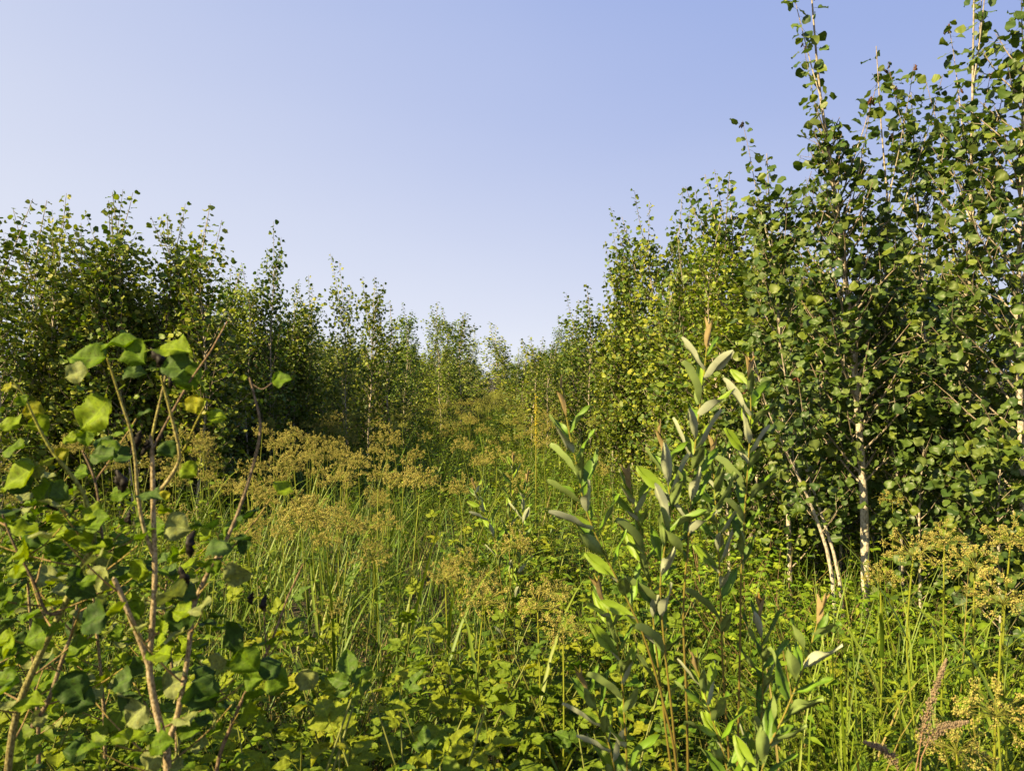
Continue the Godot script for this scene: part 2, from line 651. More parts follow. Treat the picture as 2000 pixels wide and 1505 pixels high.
func straight_trunk(h: float, lean: float) -> PackedVector3Array:
	var p := PackedVector3Array([Vector3(0, -0.08, 0)])
	var a := rf(0, TAU)
	for k in range(1, 6):
		var t := k / 5.0
		p.append(Vector3(cos(a), 0, sin(a)) * lean * t * t * h + Vector3(rf(-1, 1), 0, rf(-1, 1)) * 0.018 * h + Vector3(0, t * h, 0))
	return p


# ---------------------------------------------------------------- the place
func _ready() -> void:
	rng.seed = 20240817
	bump.seed = 4
	bump.frequency = 0.35
	# camera
	var cam := Camera3D.new()
	cam.name = "camera"
	cam.position = Vector3(0, EYE, 0)
	cam.rotation.x = PITCH
	cam.fov = 54.0
	cam.near = 0.05
	cam.far = 1500.0
	var lens := CameraAttributesPhysical.new()
	lens.frustum_focal_length = 23.55
	lens.frustum_focus_distance = 5.0
	lens.exposure_aperture = 8.0
	cam.attributes = lens
	add_child(cam)
	# sky and exposure
	var env := Environment.new()
	env.background_mode = Environment.BG_SKY
	var sky := PanoramaSkyMaterial.new()
	sky.panorama = clear_sky(3.2)
	env.sky = Sky.new()
	env.sky.sky_material = sky
	env.tonemap_mode = Environment.TONE_MAPPER_LINEAR
	env.tonemap_exposure = 3.2
	env.sdfgi_enabled = true
	env.ssao_enabled = true
	env.ssil_enabled = true
	var we := WorldEnvironment.new()
	we.name = "world_environment"
	we.environment = env
	add_child(we)
	# sun: low, from the left and a little behind the camera
	var sun := DirectionalLight3D.new()
	sun.name = "sun"
	sun.light_energy = 1.6
	sun.light_color = Color(1.0, 0.9, 0.68)
	sun.light_angular_distance = 0.5
	sun.shadow_enabled = true
	sun.basis = Basis.looking_at(-SUN_TO, Vector3.UP)
	add_child(sun)

	make_materials()
	make_leaf_shapes()
	build_ground()
	build_thickets()
	build_near_trees()
	build_field()
	build_raspberries()
	build_saplings()
	build_willows()
	build_right_corner()


func clear_sky(exposure: float) -> ImageTexture:
	# clear evening air: blue overhead, pale haze low down and more of it on the sun's side
	var im := Image.create(512, 256, false, Image.FORMAT_RGBF)
	var nz := FastNoiseLite.new()
	nz.seed = 8
	nz.frequency = 1.1
	for row in 256:
		var el := PI / 2.0 - PI * (row + 0.5) / 256.0
		var y := maxf(sin(el), 0.0)
		for col in 512:
			var a := TAU * (col + 0.5) / 512.0
			var dir := Vector3(sin(a) * cos(el), sin(el), -cos(a) * cos(el))
			var veil := 0.02 * nz.get_noise_3d(dir.x * 2.0, dir.y * 7.0, dir.z * 2.0)
			var turn := rad_to_deg(acos(clampf(dir.dot(SUN_TO.normalized()), -1, 1)))
			var c := Color(0.16, 0.285, 0.72).lerp(Color(0.86, 0.89, 0.97), clampf(pow(1.0 - y, 2.2 + 1.1 * smoothstep(88.0, 135.0, turn)) + veil, 0, 1))
			var w := minf(0.55 * pow(maxf(130.0 - turn, 0.0) / 57.0, 2.0) * (1.0 - y), 0.85)
			c = c.lerp(Color(0.98, 0.98, 0.97), w)
			if el < 0.0:
				c = Color(0.12, 0.12, 0.08)
			im.set_pixel(col, row, Color(c.r / exposure, c.g / exposure, c.b / exposure))
	return ImageTexture.create_from_image(im)


func build_ground() -> void:
	var xs := PackedFloat32Array()
	for k in range(-60, 61):
		var t := k / 60.0
		xs.append(signf(t) * (absf(t) * 12.0 + pow(absf(t), 6.0) * 500.0))
	var s := Shape.new()
	for a in xs.size():
		for b in xs.size():
			var x := xs[b]
			var z := xs[a] - 10.0
			s.v.append(on_ground(x, z))
			s.c.append(Color.WHITE)
	for a in xs.size() - 1:
		for b in xs.size() - 1:
			var q := a * xs.size() + b
			s.i.append_array(PackedInt32Array([q, q + 1, q + xs.size(), q + 1, q + xs.size() + 1, q + xs.size()]))
	var d := with_normals(s.v, s.c, s.i)
	var o := MeshInstance3D.new()
	o.name = "ground"
	o.mesh = mesh_of(d, M.ground)
	o.set_meta("kind", "structure")
	o.set_meta("label", "dark soil and leaf litter under the plants")
	add_child(o)


# ---------------------------------------------------------------- thickets on both sides
var kinds := []


func build_thickets() -> void:
	# young trees of several builds, each grown once at 3 m and copied
	for k in 12:
		var light := k == 5 or k == 6
		var o := {
			"line": straight_trunk(3.0, rf(0.0, 0.06)), "r0": rf(0.014, 0.02), "first": rf(0.03, 0.1), "branches": 60 + (k % 4) * 8, "reach": rf(0.2, 0.26), "rise": rf(0.65, 1.0),
			"leaf": 0.05 if not light else 0.036, "step": 0.034 if not light else 0.022, "twig_every": 3, "colors": LIGHT_GREENS if light else ASPEN_GREENS, "near": false,
			"bark": BARK, "twig": TWIG, "to_sun": 0.45, "leaders": 2 + k % 3, "top_from": rf(0.78, 0.88),
		}
		grow_tree(o)
		kinds.append({"trunk": (o.wood as Shape).mesh(M.bark_pale), "crown": crown_mesh(o, T.aspen_small if light else T.aspen)})
	# trees that draw the skyline: pixel column, pixel row of the tip, depth, kind, label
	var left := [
		[8, 372, 7.0, 0, "tallest leafy aspen at the left border of the photo, tip above the thicket"],
		[72, 400, 7.6, 1, "slim aspen with a bare-looking tip just right of the leftmost tall aspen"],
		[100, 420, 8.0, 2, "aspen with a sparse leafy tip, third tip from the left border"],
		[150, 415, 7.6, 3, "leafy aspen in the left thicket above the top leaves of the front sapling"],
		[205, 425, 8.2, 4, "dark aspen left of the highest tip in the middle of the left thicket"],
		[262, 392, 7.5, 0, "aspen with the highest tip in the middle of the left thicket"],
		[300, 442, 7.9, 3, "bushy aspen just right of the highest tip of the left thicket"],
		[338, 432, 8.2, 2, "aspen with loose tip next to the end aspen of the left thicket"],
		[378, 402, 7.5, 1, "aspen with long leafy leader at the right end of the near left thicket"],
		[412, 470, 7.8, 4, "lower aspen closing the right end of the near left thicket"],
		[448, 538, 9.6, 5, "small pale tree in the dip behind the near left thicket"],
		[475, 530, 10.4, 2, "small aspen in the dip left of the single spire-like aspen"],
		[531, 458, 9.6, 0, "single spire-like aspen standing above the dip left of the clearing"],
		[565, 560, 10.6, 3, "low bushy aspen just right of the spire-like aspen"],
		[600, 545, 11.0, 1, "aspen with two thin leaning tips right of the spire-like aspen"],
		[632, 565, 12.2, 6, "low pale tree between the spire-like aspen and the next tall tip"],
		[676, 523, 11.4, 4, "dark aspen with leafy tip at the left edge of the clearing"],
		[721, 548, 11.8, 2, "aspen with small round top at the clearing edge, right of the dark one"],
		[760, 596, 13.4, 0, "low aspen stepping down towards the middle of the clearing"],
		[786, 602, 14.2, 5, "pale green tree where the left thicket steps down to the far gap"],
		[822, 640, 17.0, 3, "small aspen beside the bare twigs on the left of the far gap"],
		[855, 598, 15.6, 6, "light green tree with feathery top left of the far gap"],
		[872, 604, 16.6, 5, "light green tree pressed against the feathery one left of the far gap"],
		[893, 618, 17.5, 2, "green tree at the right shoulder of the feathery light tree"],
		[916, 642, 20.0, 6, "last pale tree on the left before the lowest part of the skyline"],
		[962, 640, 24.0, 4, "dark narrow tree standing alone in the far gap"],
		[985, 668, 27.0, 1, "small far tree just right of the dark narrow tree in the gap"],
		[1008, 684, 30.0, 6, "smallest far tree at the lowest point of the skyline"],
	]
	var right := [
		[1040, 656, 12.5, 2, "round dark bush-like aspen right of the lowest point of the skyline"],
		[1068, 672, 11.6, 4, "low dark aspen beside the round one in the far gap"],
		[1018, 690, 14.0, 3, "lowest dark bush-like aspen where the clearing ends on its right"],
		[1096, 626, 22.0, 6, "pale hazy tree peeping over the right thicket at its far end"],
		[1128, 592, 13.0, 3, "aspen with thin arching top at the far end of the right thicket"],
		[1158, 565, 12.0, 1, "aspen with leaning thin shoots at the far end of the right thicket"],
		[1192, 466, 9.6, 0, "aspen with long thin tip that starts the tall right thicket"],
		[1228, 470, 9.8, 2, "leafy aspen between the first tip and the rounded top of the right thicket"],
		[1258, 440, 9.4, 4, "aspen with rounded leafy top in the right thicket"],
		[1292, 420, 9.2, 3, "dense aspen left of the thin spire in the right thicket"],
		[1332, 385, 8.8, 1, "aspen with thin spire-like leader in the right thicket"],
		[1372, 450, 8.6, 0, "bushy aspen right of the thin spire in the right thicket"],
		[1412, 366, 6.8, 2, "aspen with a hanging dark leaf at its tip, left of the tall right aspens"],
		[1445, 352, 6.4, 4, "aspen pressed against the left flank of the big right aspen"],
		[1735, 470, 11.0, 6, "pale yellow-green tree seen through the gap in the right aspens"],
		[1790, 462, 11.6, 5, "light tree in the gap right of the pale yellow-green one"],
		[1850, 470, 10.0, 6, "pale tree behind the aspens at the right border"],
	]
	for a in left + right:
		var p := at(a[0], 735.0, a[2])
		var h: float = at(a[0], a[1], a[2]).y
		plant_tree(Vector3(p.x, 0, p.z), h * 1.03, a[3], a[4], "")
	# the ranks behind and between them, no two of which the photo tells apart
	var n := 0
	while n < 104:
		var d := rf(7.0, 27.0) if n % 3 else rf(6.6, 11.0)
		var x := left_edge(d) - (0.15 if d < 13.0 else 0.6) - absf(rng.randfn(0, 1.3))
		if x / d < -0.8:
			x = -rf(0.7, 0.95) * d
			d += rf(0.0, 1.6)
		plant_tree(Vector3(x, 0, -d), rf(2.5, 3.15) * (0.86 if d > 10 else 1.0), rng.randi() % 12, "young leafy tree in the %s of the thicket left of the clearing" % rank(d), "%s of the left thicket" % rank(d))
		n += 1
	n = 0
	while n < 84:
		var d := rf(5.6, 24.0) if n % 3 else rf(5.4, 9.5)
		var x := right_edge(d) + (0.2 if d < 13.0 else 0.5) + absf(rng.randfn(0, 1.3))
		if x / d > 0.8:
			x = rf(0.7, 0.95) * d
			d += rf(0.0, 1.5)
		plant_tree(Vector3(x, 0, -d), rf(2.3, 2.95) * (0.88 if d > 10 else 1.0), rng.randi() % 12, "young leafy tree in the %s of the thicket right of the clearing" % rank(d), "%s of the right thicket" % rank(d))
		n += 1
	for k in 46:
		var d := rf(29.0, 46.0)
		plant_tree(Vector3(rf(-0.16, 0.15) * d, 0, -d), rf(2.1, 2.7), rng.randi() % 12, "distant young tree closing the far end of the clearing", "trees at the far end")


func rank(d: float) -> String:
	return "near ranks" if d < 8.5 else "middle ranks" if d < 13.0 else "far ranks"


func plant_tree(where: Vector3, h: float, kind: int, label: String, group: String) -> void:
	var o := thing("birch_tree" if kind == 5 or kind == 6 else "aspen_tree", label, "tree", on_ground(where.x, where.z), group)
	var k: Dictionary = kinds[kind]
	var s := h / 3.0
	var wide := lerpf(s, 1.0, 0.35) * rf(0.8, 1.25) * (1.3 if where.z < -13.0 else 1.0)
	var x := Transform3D(Basis(Vector3(rf(-1, 1), 0, rf(-1, 1)).normalized(), rf(0.0, 0.09)) * Basis(Vector3.UP, rf(0, TAU)).scaled(Vector3(wide, s, wide)), Vector3.ZERO)
	part("trunk", k.trunk, o, x)
	part("crown", k.crown, o, x, M.crowns[rng.randi() % 5])


# ---------------------------------------------------------------- the big aspens at the right
func px_line(px: Array, d: float, base: Vector3, d_end := -1.0) -> PackedVector3Array:
	var out := PackedVector3Array()
	for k in px.size():
		var dd := d if d_end < 0.0 else lerpf(d, d_end, float(k) / (px.size() - 1))
		out.append(at(px[k][0], px[k][1], dd) - base)
	return out


func near_tree(label: String, px: Array, d: float, o: Dictionary, parts_wanted: int, d_end := -1.0) -> void:
	var foot := at(px[0][0], px[0][1], d)
	var base := on_ground(foot.x, foot.z)
	var line := px_line(px, d, base, d_end)
	line[0] = Vector3(0, -0.06, 0)
	var full := {"line": line, "r0": 0.028, "first": 0.14, "branches": 60, "reach": 0.15, "rise": 0.8, "leaf": 0.054, "step": 0.03, "twig_every": 3, "colors": NEAR_GREENS, "near": true, "bark": BARK, "twig": TWIG, "to_sun": 0.4, "leaders": 4, "top_from": 0.8}
	full.merge(o, true)
	grow_tree(full)
	var t := thing("aspen_tree", label, "tree", base)
	part("trunk", (full.wood as Shape).mesh(M.bark_pale), t)
	# the leaves that show largest are parts of their own
	var ls: Array = full.leaves
	var eye := Vector3(0, EYE, 0) - base
	var keyed := []
	for k in ls.size():
		var q: Vector3 = ls[k][0].origin
		var w := q + base
		var inside := absf(w.x / w.z) < 0.69 and absf((w.y - EYE) / w.z) < 0.52
		keyed.append([q.distance_to(eye) - absf((ls[k][0] as Transform3D).basis.z.normalized().dot((eye - q).normalized())) * 0.25 + (0.0 if inside else 50.0), k])
	keyed.sort_custom(func(a, b): return a[0] < b[0])
	var rest := Shape.new()
	for k in keyed.size():
		var leaf: Array = ls[keyed[k][1]]
		if k < parts_wanted and keyed[k][0] < 40.0:
			part("leaf", near_leaf[rng.randi() % near_leaf.size()], t, leaf[0], M.asp[[0, 0, 1, 2, 0, 1, 3][rng.randi() % 7]])
		else:
			rest.stamp_plain(T.aspen_mid[k % 4], leaf[0], leaf[1])
	var f := part("foliage", rest.mesh(M.leaf), t)
	f.set_meta("kind", "stuff")
	for tip in full.get("tips", []):
		if rng.randf() < 0.7:
			for q in 1 + rng.randi() % 2:
				part("withered_leaf", dead_meshes[rng.randi() % dead_meshes.size()], t, leaf_x(tip + rv() * 0.015, Vector3(rf(-0.5, 0.5), -1, rf(-0.5, 0.5)), rv(), rf(0.03, 0.05)), M.dead_brown if rng.randf() < 0.5 else M.dead)


var near_leaf := []
var dead_meshes := []


func build_near_trees() -> void:
	for k in 4:
		near_leaf.append(mesh_of(T.aspen_fine[k], M.asp[0]))
		dead_meshes.append(mesh_of(dead_leaf(90 + k), M.dead))
	near_tree("tall aspen with pale trunk right of the middle, its tip touching the top border", [[1692, 1298], [1690, 1050], [1685, 930], [1672, 750], [1660, 620], [1645, 480], [1625, 330], [1602, 180], [1588, 20], [1582, -60]], 4.2,
		{"branches": 84, "reach": 0.17, "first": 0.2, "leaders": 4, "top_from": 0.72, "r0": 0.027, "narrow": 0.85}, 300)
	near_tree("slimmer aspen with two thin leaders just right of the tall pale-trunked one", [[1765, 1290], [1758, 1010], [1745, 880], [1722, 740], [1730, 600], [1735, 420], [1722, 250], [1712, 90]], 4.35,
		{"branches": 62, "reach": 0.17, "first": 0.1, "leaders": 3, "top_from": 0.7, "r0": 0.016, "narrow": 0.85}, 300)
	near_tree("aspen with dense dark crown rising past the top right corner", [[1905, 1330], [1900, 1050], [1890, 800], [1895, 500], [1900, 200], [1905, -150]], 4.1,
		{"branches": 84, "reach": 0.15, "first": 0.06, "leaders": 6, "top_from": 0.74, "r0": 0.025}, 300)
	near_tree("aspen cut by the right border of the photo with broad lower sprays", [[2010, 1400], [2000, 1000], [1990, 600], [2000, 200], [2010, -250]], 3.7,
		{"branches": 80, "reach": 0.17, "first": 0.06, "leaders": 4, "top_from": 0.8, "r0": 0.024}, 300)
	near_tree("bushy aspen left of the pale trunk with a tip halfway up the sky", [[1545, 1230], [1540, 1000], [1530, 800], [1520, 600], [1505, 420], [1498, 300]], 4.9,
		{"branches": 64, "reach": 0.19, "first": 0.1, "leaders": 3, "top_from": 0.8, "r0": 0.018, "leaf": 0.06}, 200)
	near_tree("low leaning aspen whose bare pale stems slant up to the left", [[1640, 1290], [1625, 1120], [1590, 1000], [1545, 900], [1500, 800], [1470, 690]], 4.0,
		{"branches": 22, "reach": 0.15, "first": 0.3, "leaders": 1, "top_from": 0.85, "r0": 0.013, "leaf": 0.05}, 150)
	near_tree("second leaning aspen with slanting stems between the low one and the pale trunk", [[1655, 1280], [1640, 1130], [1600, 990], [1560, 870], [1535, 740], [1520, 640]], 4.1,
		{"branches": 22, "reach": 0.15, "first": 0.3, "leaders": 1, "top_from": 0.85, "r0": 0.012, "leaf": 0.05}, 150)
	near_tree("aspen bush filling the space under the tall aspens at the right border", [[1850, 1290], [1845, 1100], [1840, 900], [1850, 700], [1845, 600]], 4.6,
		{"branches": 50, "reach": 0.24, "first": 0.03, "leaders": 0, "top_from": 0.9, "r0": 0.014, "leaf": 0.058}, 200)
	near_tree("low leafy aspen filling the foot of the thicket right of the pale trunk", [[1800, 1280], [1798, 1150], [1796, 1000], [1804, 880], [1798, 800]], 4.0,
		{"branches": 44, "reach": 0.24, "first": 0.05, "leaders": 0, "top_from": 0.9, "r0": 0.01, "leaf": 0.055}, 200)
	near_tree("low leafy aspen between the leaning stems and the willow shoots", [[1420, 1180], [1425, 1080], [1420, 950], [1430, 850], [1425, 760]], 5.0,
		{"branches": 46, "reach": 0.25, "first": 0.05, "leaders": 1, "top_from": 0.88, "r0": 0.011, "leaf": 0.055}, 150)
	near_tree("low leafy aspen at the right border under the broad sprays", [[1960, 1420], [1955, 1200], [1950, 1000], [1960, 850]], 3.5,
		{"branches": 40, "reach": 0.26, "first": 0.05, "leaders": 0, "top_from": 0.9, "r0": 0.01, "leaf": 0.055}, 200)
	near_tree("aspen behind the two tall right ones, seen between their crowns", [[1800, 1200], [1800, 900], [1805, 600], [1790, 350], [1780, 180]], 5.2,
		{"branches": 70, "reach": 0.14, "first": 0.1, "leaders": 4, "top_from": 0.8, "r0": 0.022, "leaf": 0.064}, 120)


# ---------------------------------------------------------------- sedges, grass and herbs of the clearing
func sedge_head() -> Shape:
	var s := Shape.new()
	var tan_ := Color(0.42, 0.31, 0.11)
	for k in 3:
		var a := rf(0, TAU)
		var dir := Vector3(cos(a), rf(0.5, 1.2), sin(a))
		var line := curve_from(Vector3.ZERO, dir, rf(0.08, 0.17), Vector3(0, -1.3, 0), 5, 0.05)
		s.ribbon(line, taper(5, 0.0035, 0.0006), dir.cross(Vector3.UP).normalized(), Color(0.14, 0.18, 0.03), Color(0.24, 0.22, 0.05))
	var rays := 22 + rng.randi() % 9
	for k in rays:
		var a := k * 2.4 + rf(-0.3, 0.3)
		var tilt := sqrt((k + 0.5) / rays) * 1.5
		var dir := Vector3(cos(a) * sin(tilt), cos(tilt) + 0.1, sin(a) * sin(tilt)).normalized()
		var length := rf(0.035, 0.085)
		var line := curve_from(Vector3.ZERO, dir, length, Vector3(0, -0.5, 0), 4, 0.08)
		s.tube(line, taper(4, 0.0009, 0.0006), 3, Color(0.24, 0.24, 0.05))
		var tipdir := (line[3] - line[2]).normalized()
		for j in 4:
			var e := line[3] + (tipdir + rv() * 1.1).normalized() * rf(0.006, 0.02)
			var base := along(line, rf(0.65, 1.0))
			s.tube(PackedVector3Array([base, e]), PackedFloat32Array([0.0006, 0.0006]), 3, Color(0.3, 0.25, 0.06))
			for q in 7:
				var col := tan_.lerp(Color(0.31, 0.35, 0.08), rng.randf()) * rf(0.75, 1.25)
				s.stamp_plain(T.grain, leaf_x(e + rv() * 0.0045, tipdir + rv() * 1.2, rv(), rf(0.0045, 0.0075)), col)
	return s


func blade(s: Shape, p: Vector3, dir: Vector3, length: float, w: float, droop: float, c0: Color, c1: Color, rows := 6) -> void:
	var line := curve_from(p, dir, length, Vector3(0, -droop, 0), rows, 0.04)
	var ws := PackedFloat32Array()
	for k in rows:
		var t := float(k) / (rows - 1)
		ws.append(w * (1.0 - pow(t, 2.2)) + 0.0004)
	var side := dir.cross(Vector3.UP)
	s.ribbon(line, ws, (side if side.length() > 0.05 else Vector3.RIGHT).normalized(), c0, c1)


const BLADE_GREENS := [Color(0.10, 0.17, 0.02), Color(0.13, 0.195, 0.025), Color(0.17, 0.215, 0.028), Color(0.075, 0.14, 0.02)]


func grass_tuft(count: int, h: float, spread: float, w: float, droop: float, cols: Array, dry: float) -> Shape:
	var s := Shape.new()
	for k in count:
		var a := rf(0, TAU)
		var p := Vector3(rf(-1, 1), 0, rf(-1, 1)) * spread * 0.35 + Vector3(0, -0.03, 0)
		var dir := Vector3(cos(a) * rf(0.05, 0.5), 1.0, sin(a) * rf(0.05, 0.5))
		var c: Color = cols[rng.randi() % cols.size()]
		if rng.randf() < dry:
			c = Color(0.30, 0.23, 0.10)
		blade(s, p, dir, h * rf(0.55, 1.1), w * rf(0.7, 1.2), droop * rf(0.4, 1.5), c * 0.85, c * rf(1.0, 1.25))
	return s


func herb_plant(leaves: int, h: float, size: float, cols: Array) -> Shape:
	var s := Shape.new()
	var stems := 3
	for q in stems:
		var a := rf(0, TAU)
		var line := curve_from(Vector3(rf(-0.05, 0.05), -0.03, rf(-0.05, 0.05)), Vector3(cos(a) * 0.35, 1, sin(a) * 0.35), h * rf(0.7, 1.1), Vector3(0, 0.2, 0), 5, 0.1)
		s.tube(line, taper(5, 0.0022, 0.001), 3, Color(0.12, 0.13, 0.04))
		for k in leaves / stems:
			var t := lerpf(0.25, 1.0, float(k) / (leaves / stems))
			var b := k * 2.4 + rf(-0.4, 0.4)
			var out := Vector3(cos(b), rf(0.1, 0.6), sin(b))
			var c: Color = cols[rng.randi() % cols.size()]
			s.stamp(T.herb[k % 3], leaf_x(along(line, t) + out * 0.01, out + Vector3.DOWN * rf(0, 0.4), Vector3.UP + SUN_TO * 0.4 + rv() * 0.5, size * rf(0.7, 1.2)), c * rf(0.8, 1.2))
	return s


const HERB_GREENS := [Color(0.14, 0.22, 0.02), Color(0.18, 0.26, 0.024), Color(0.10, 0.18, 0.02), Color(0.22, 0.27, 0.03)]


func in_clearing(x: float, d: float, margin := 0.0) -> bool:
	return x > left_edge(d) + margin and x < right_edge(d) - margin


func in_hollow(x: float, d: float) -> bool:
	# the narrow trodden gap that winds through the bed
	return d > 3.2 and d < 8.0 and absf(x + 0.1 * d + 0.12 * sin(d * 1.4)) < 0.15


func build_field() -> void:
	# sedge plants: six builds, each stem, leaves and flower head
	var builds := []
	for k in 6:
		var h := rf(0.95, 1.15)
		var line := curve_from(Vector3(0, -0.05, 0), Vector3(rf(-0.06, 0.06), 1, rf(-0.06, 0.06)), h, rv() * 0.12, 7, 0.01)
		var st := Shape.new()
		st.tube(line, taper(7, 0.0034, 0.0022), 3, Color(0.11, 0.15, 0.025), Color(0.2, 0.22, 0.035))
		var blades := []
		for j in 4:
			var b := Shape.new()
			var a := j * 1.7 + rf(-0.4, 0.4)
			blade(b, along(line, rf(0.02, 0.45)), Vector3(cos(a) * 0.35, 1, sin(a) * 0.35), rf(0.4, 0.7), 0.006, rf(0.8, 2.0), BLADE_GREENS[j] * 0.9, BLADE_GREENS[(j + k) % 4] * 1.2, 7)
			blades.append(b)
		var head := sedge_head()
		var all := Shape.new()
		for b in [st] + blades:
			all.stamp({"v": b.v, "n": b.n, "c": b.c, "i": b.i}, Transform3D(), Color.WHITE)
		all.stamp({"v": head.v, "n": head.n, "c": head.c, "i": head.i}, Transform3D(Basis(), line[6]), Color.WHITE)
		var bm := []
		for b in blades:
			bm.append((b as Shape).mesh(M.blade))
		builds.append({"stem": st.mesh(M.stem_green), "blades": bm, "head": head.mesh(M.straw), "top": line[6], "all": all.mesh(M.blade)})
	var spots := []
	# loose groups, thick at the left of the clearing, thinner to the right
	var groups := []
	for k in 50:
		var d := 3.0 + 24.0 * pow(rng.randf(), 1.5)
		var x := lerpf(left_edge(d) + 0.2, right_edge(d) - 0.1, pow(rng.randf(), 1.7))
		groups.append(Vector2(x, d))
	for g in groups:
		for j in 3 + rng.randi() % 6:
			var x: float = g.x + rng.randfn(0, 0.22)
			var d: float = g.y + rng.randfn(0, 0.25)
			if d > 2.7 and in_clearing(x, d, -0.1) and not in_hollow(x, d) and not (d < 4.0 and x > 0.5) and not (d < 4.2 and x < -1.6):
				spots.append(Vector2(x, d))
	for k in 90:
		var d := rf(2.9, 8.0)
		var x := rf(-0.42, 0.02) * d
		if in_clearing(x, d, 0.1) and not in_hollow(x, d):
			spots.append(Vector2(x, d))
	spots.sort_custom(func(a, b): return a.y < b.y)
	var xs := [[], [], [], [], [], []]
	var cs := [[], [], [], [], [], []]
	for k in spots.size():
		var p := on_ground(spots[k].x, -spots[k].y)
		var b := rng.randi() % 6
		var sc := rf(0.72, 1.16)
		var basis := Basis(Vector3.UP, rf(0, TAU)) * Basis(Vector3.RIGHT, rf(-0.16, 0.16))
		if k < 240:
			var row := 0 if spots[k].y < 4.2 else 1 if spots[k].y < 6.2 else 2
			var side := 0 if spots[k].x < -0.24 * spots[k].y else 1 if spots[k].x < -0.08 * spots[k].y else 2
			var where_: String = ["nearest rows", "middle rows", "far rows"][row] + " of the bed, " + ["beside the left thicket", "left of the gap", "right of the gap"][side]
			var t := thing("sedge_plant", "tan-headed sedge in the " + where_, "sedge", p, "sedges: " + where_)
			var x := Transform3D(basis.scaled(Vector3.ONE * sc), Vector3.ZERO)
			part("stem", builds[b].stem, t, x)
			for m in builds[b].blades:
				part("leaf", m, t, x)
			part("flower_head", builds[b].head, t, x * Transform3D(Basis().scaled(Vector3.ONE * rf(0.75, 1.2)), builds[b].top))
		else:
			(xs[b] as Array).append(Transform3D(basis.scaled(Vector3.ONE * sc), p))
			(cs[b] as Array).append(Color(0.95, 1.08, 0.95) * rf(0.8, 1.2))
	for j in 420:
		var d := 9.0 + 22.0 * rng.randf()
		var x := lerpf(left_edge(d), right_edge(d), rng.randf())
		var b := rng.randi() % 6
		(xs[b] as Array).append(Transform3D(Basis(Vector3.UP, rf(0, TAU)).scaled(Vector3.ONE * rf(0.85, 1.12)), on_ground(x, -d)))
		(cs[b] as Array).append(Color(0.95, 1.08, 0.95) * rf(0.8, 1.2))
	for b in 6:
		stuff_copies("far_sedges", "mass of tan-headed sedges filling the far clearing", "sedge", builds[b].all, xs[b], cs[b])
	# grass between them
	var tufts := [
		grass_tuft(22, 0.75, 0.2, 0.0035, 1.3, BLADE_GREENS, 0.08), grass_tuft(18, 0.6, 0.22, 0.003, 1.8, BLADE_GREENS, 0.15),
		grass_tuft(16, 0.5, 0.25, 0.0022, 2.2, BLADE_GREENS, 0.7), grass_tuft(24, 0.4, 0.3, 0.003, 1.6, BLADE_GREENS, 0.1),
	]
	var gx := [[], [], [], []]
	var gc := [[], [], [], []]
	for j in 3600:
		var d := 1.6 + 22.0 * pow(rng.randf(), 1.7)
		var x := rf(left_edge(d) - 0.6, right_edge(d) + 0.5)
		if absf(x) > 1.0 * d + 0.4 or in_hollow(x, d) and rng.randf() < 0.35:
			continue
		var b := rng.randi() % 4
		if d < 2.8 and b < 2:
			b = 3
		(gx[b] as Array).append(Transform3D(Basis(Vector3.UP, rf(0, TAU)).scaled(Vector3.ONE * rf(0.7, 1.15)), on_ground(x, -d)))
		(gc[b] as Array).append(Color.WHITE * rf(0.75, 1.2))
	for b in 4:
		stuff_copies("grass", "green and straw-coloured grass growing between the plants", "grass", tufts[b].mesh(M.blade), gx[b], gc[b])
	# leafy herbs
	var herbs := [herb_plant(24, 0.55, 0.05, HERB_GREENS), herb_plant(30, 0.75, 0.045, HERB_GREENS), herb_plant(18, 0.4, 0.06, HERB_GREENS)]
	var hx := [[], [], []]
	var hc := [[], [], []]
	for j in 6400:
		var d := 2.4 + 20.0 * pow(rng.randf(), 1.6)
		var x := rf(left_edge(d) - 2.5, right_edge(d) + 3.5)
		if absf(x) > 1.0 * d + 0.4:
			continue
		if in_hollow(x, d):
			continue
		# the sedge bed keeps fewer herbs
		if x > -0.35 * d and x < -0.02 * d and d < 8.0 and rng.randf() < 0.65:
			continue
		var b := rng.randi() % 3
		(hx[b] as Array).append(Transform3D(Basis(Vector3.UP, rf(0, TAU)).scaled(Vector3.ONE * rf(0.7, 1.25)), on_ground(x, -d)))
		(hc[b] as Array).append(Color(1, 1, 1) * rf(0.7, 1.2))
	for b in 3:
		stuff_copies("undergrowth", "low leafy green herbs covering the ground of the clearing", "herbs", herbs[b].mesh(M.leaf_soft), hx[b], hc[b])


# ---------------------------------------------------------------- raspberry canes in front
var rasp_leaves := []
var rasp_split := []


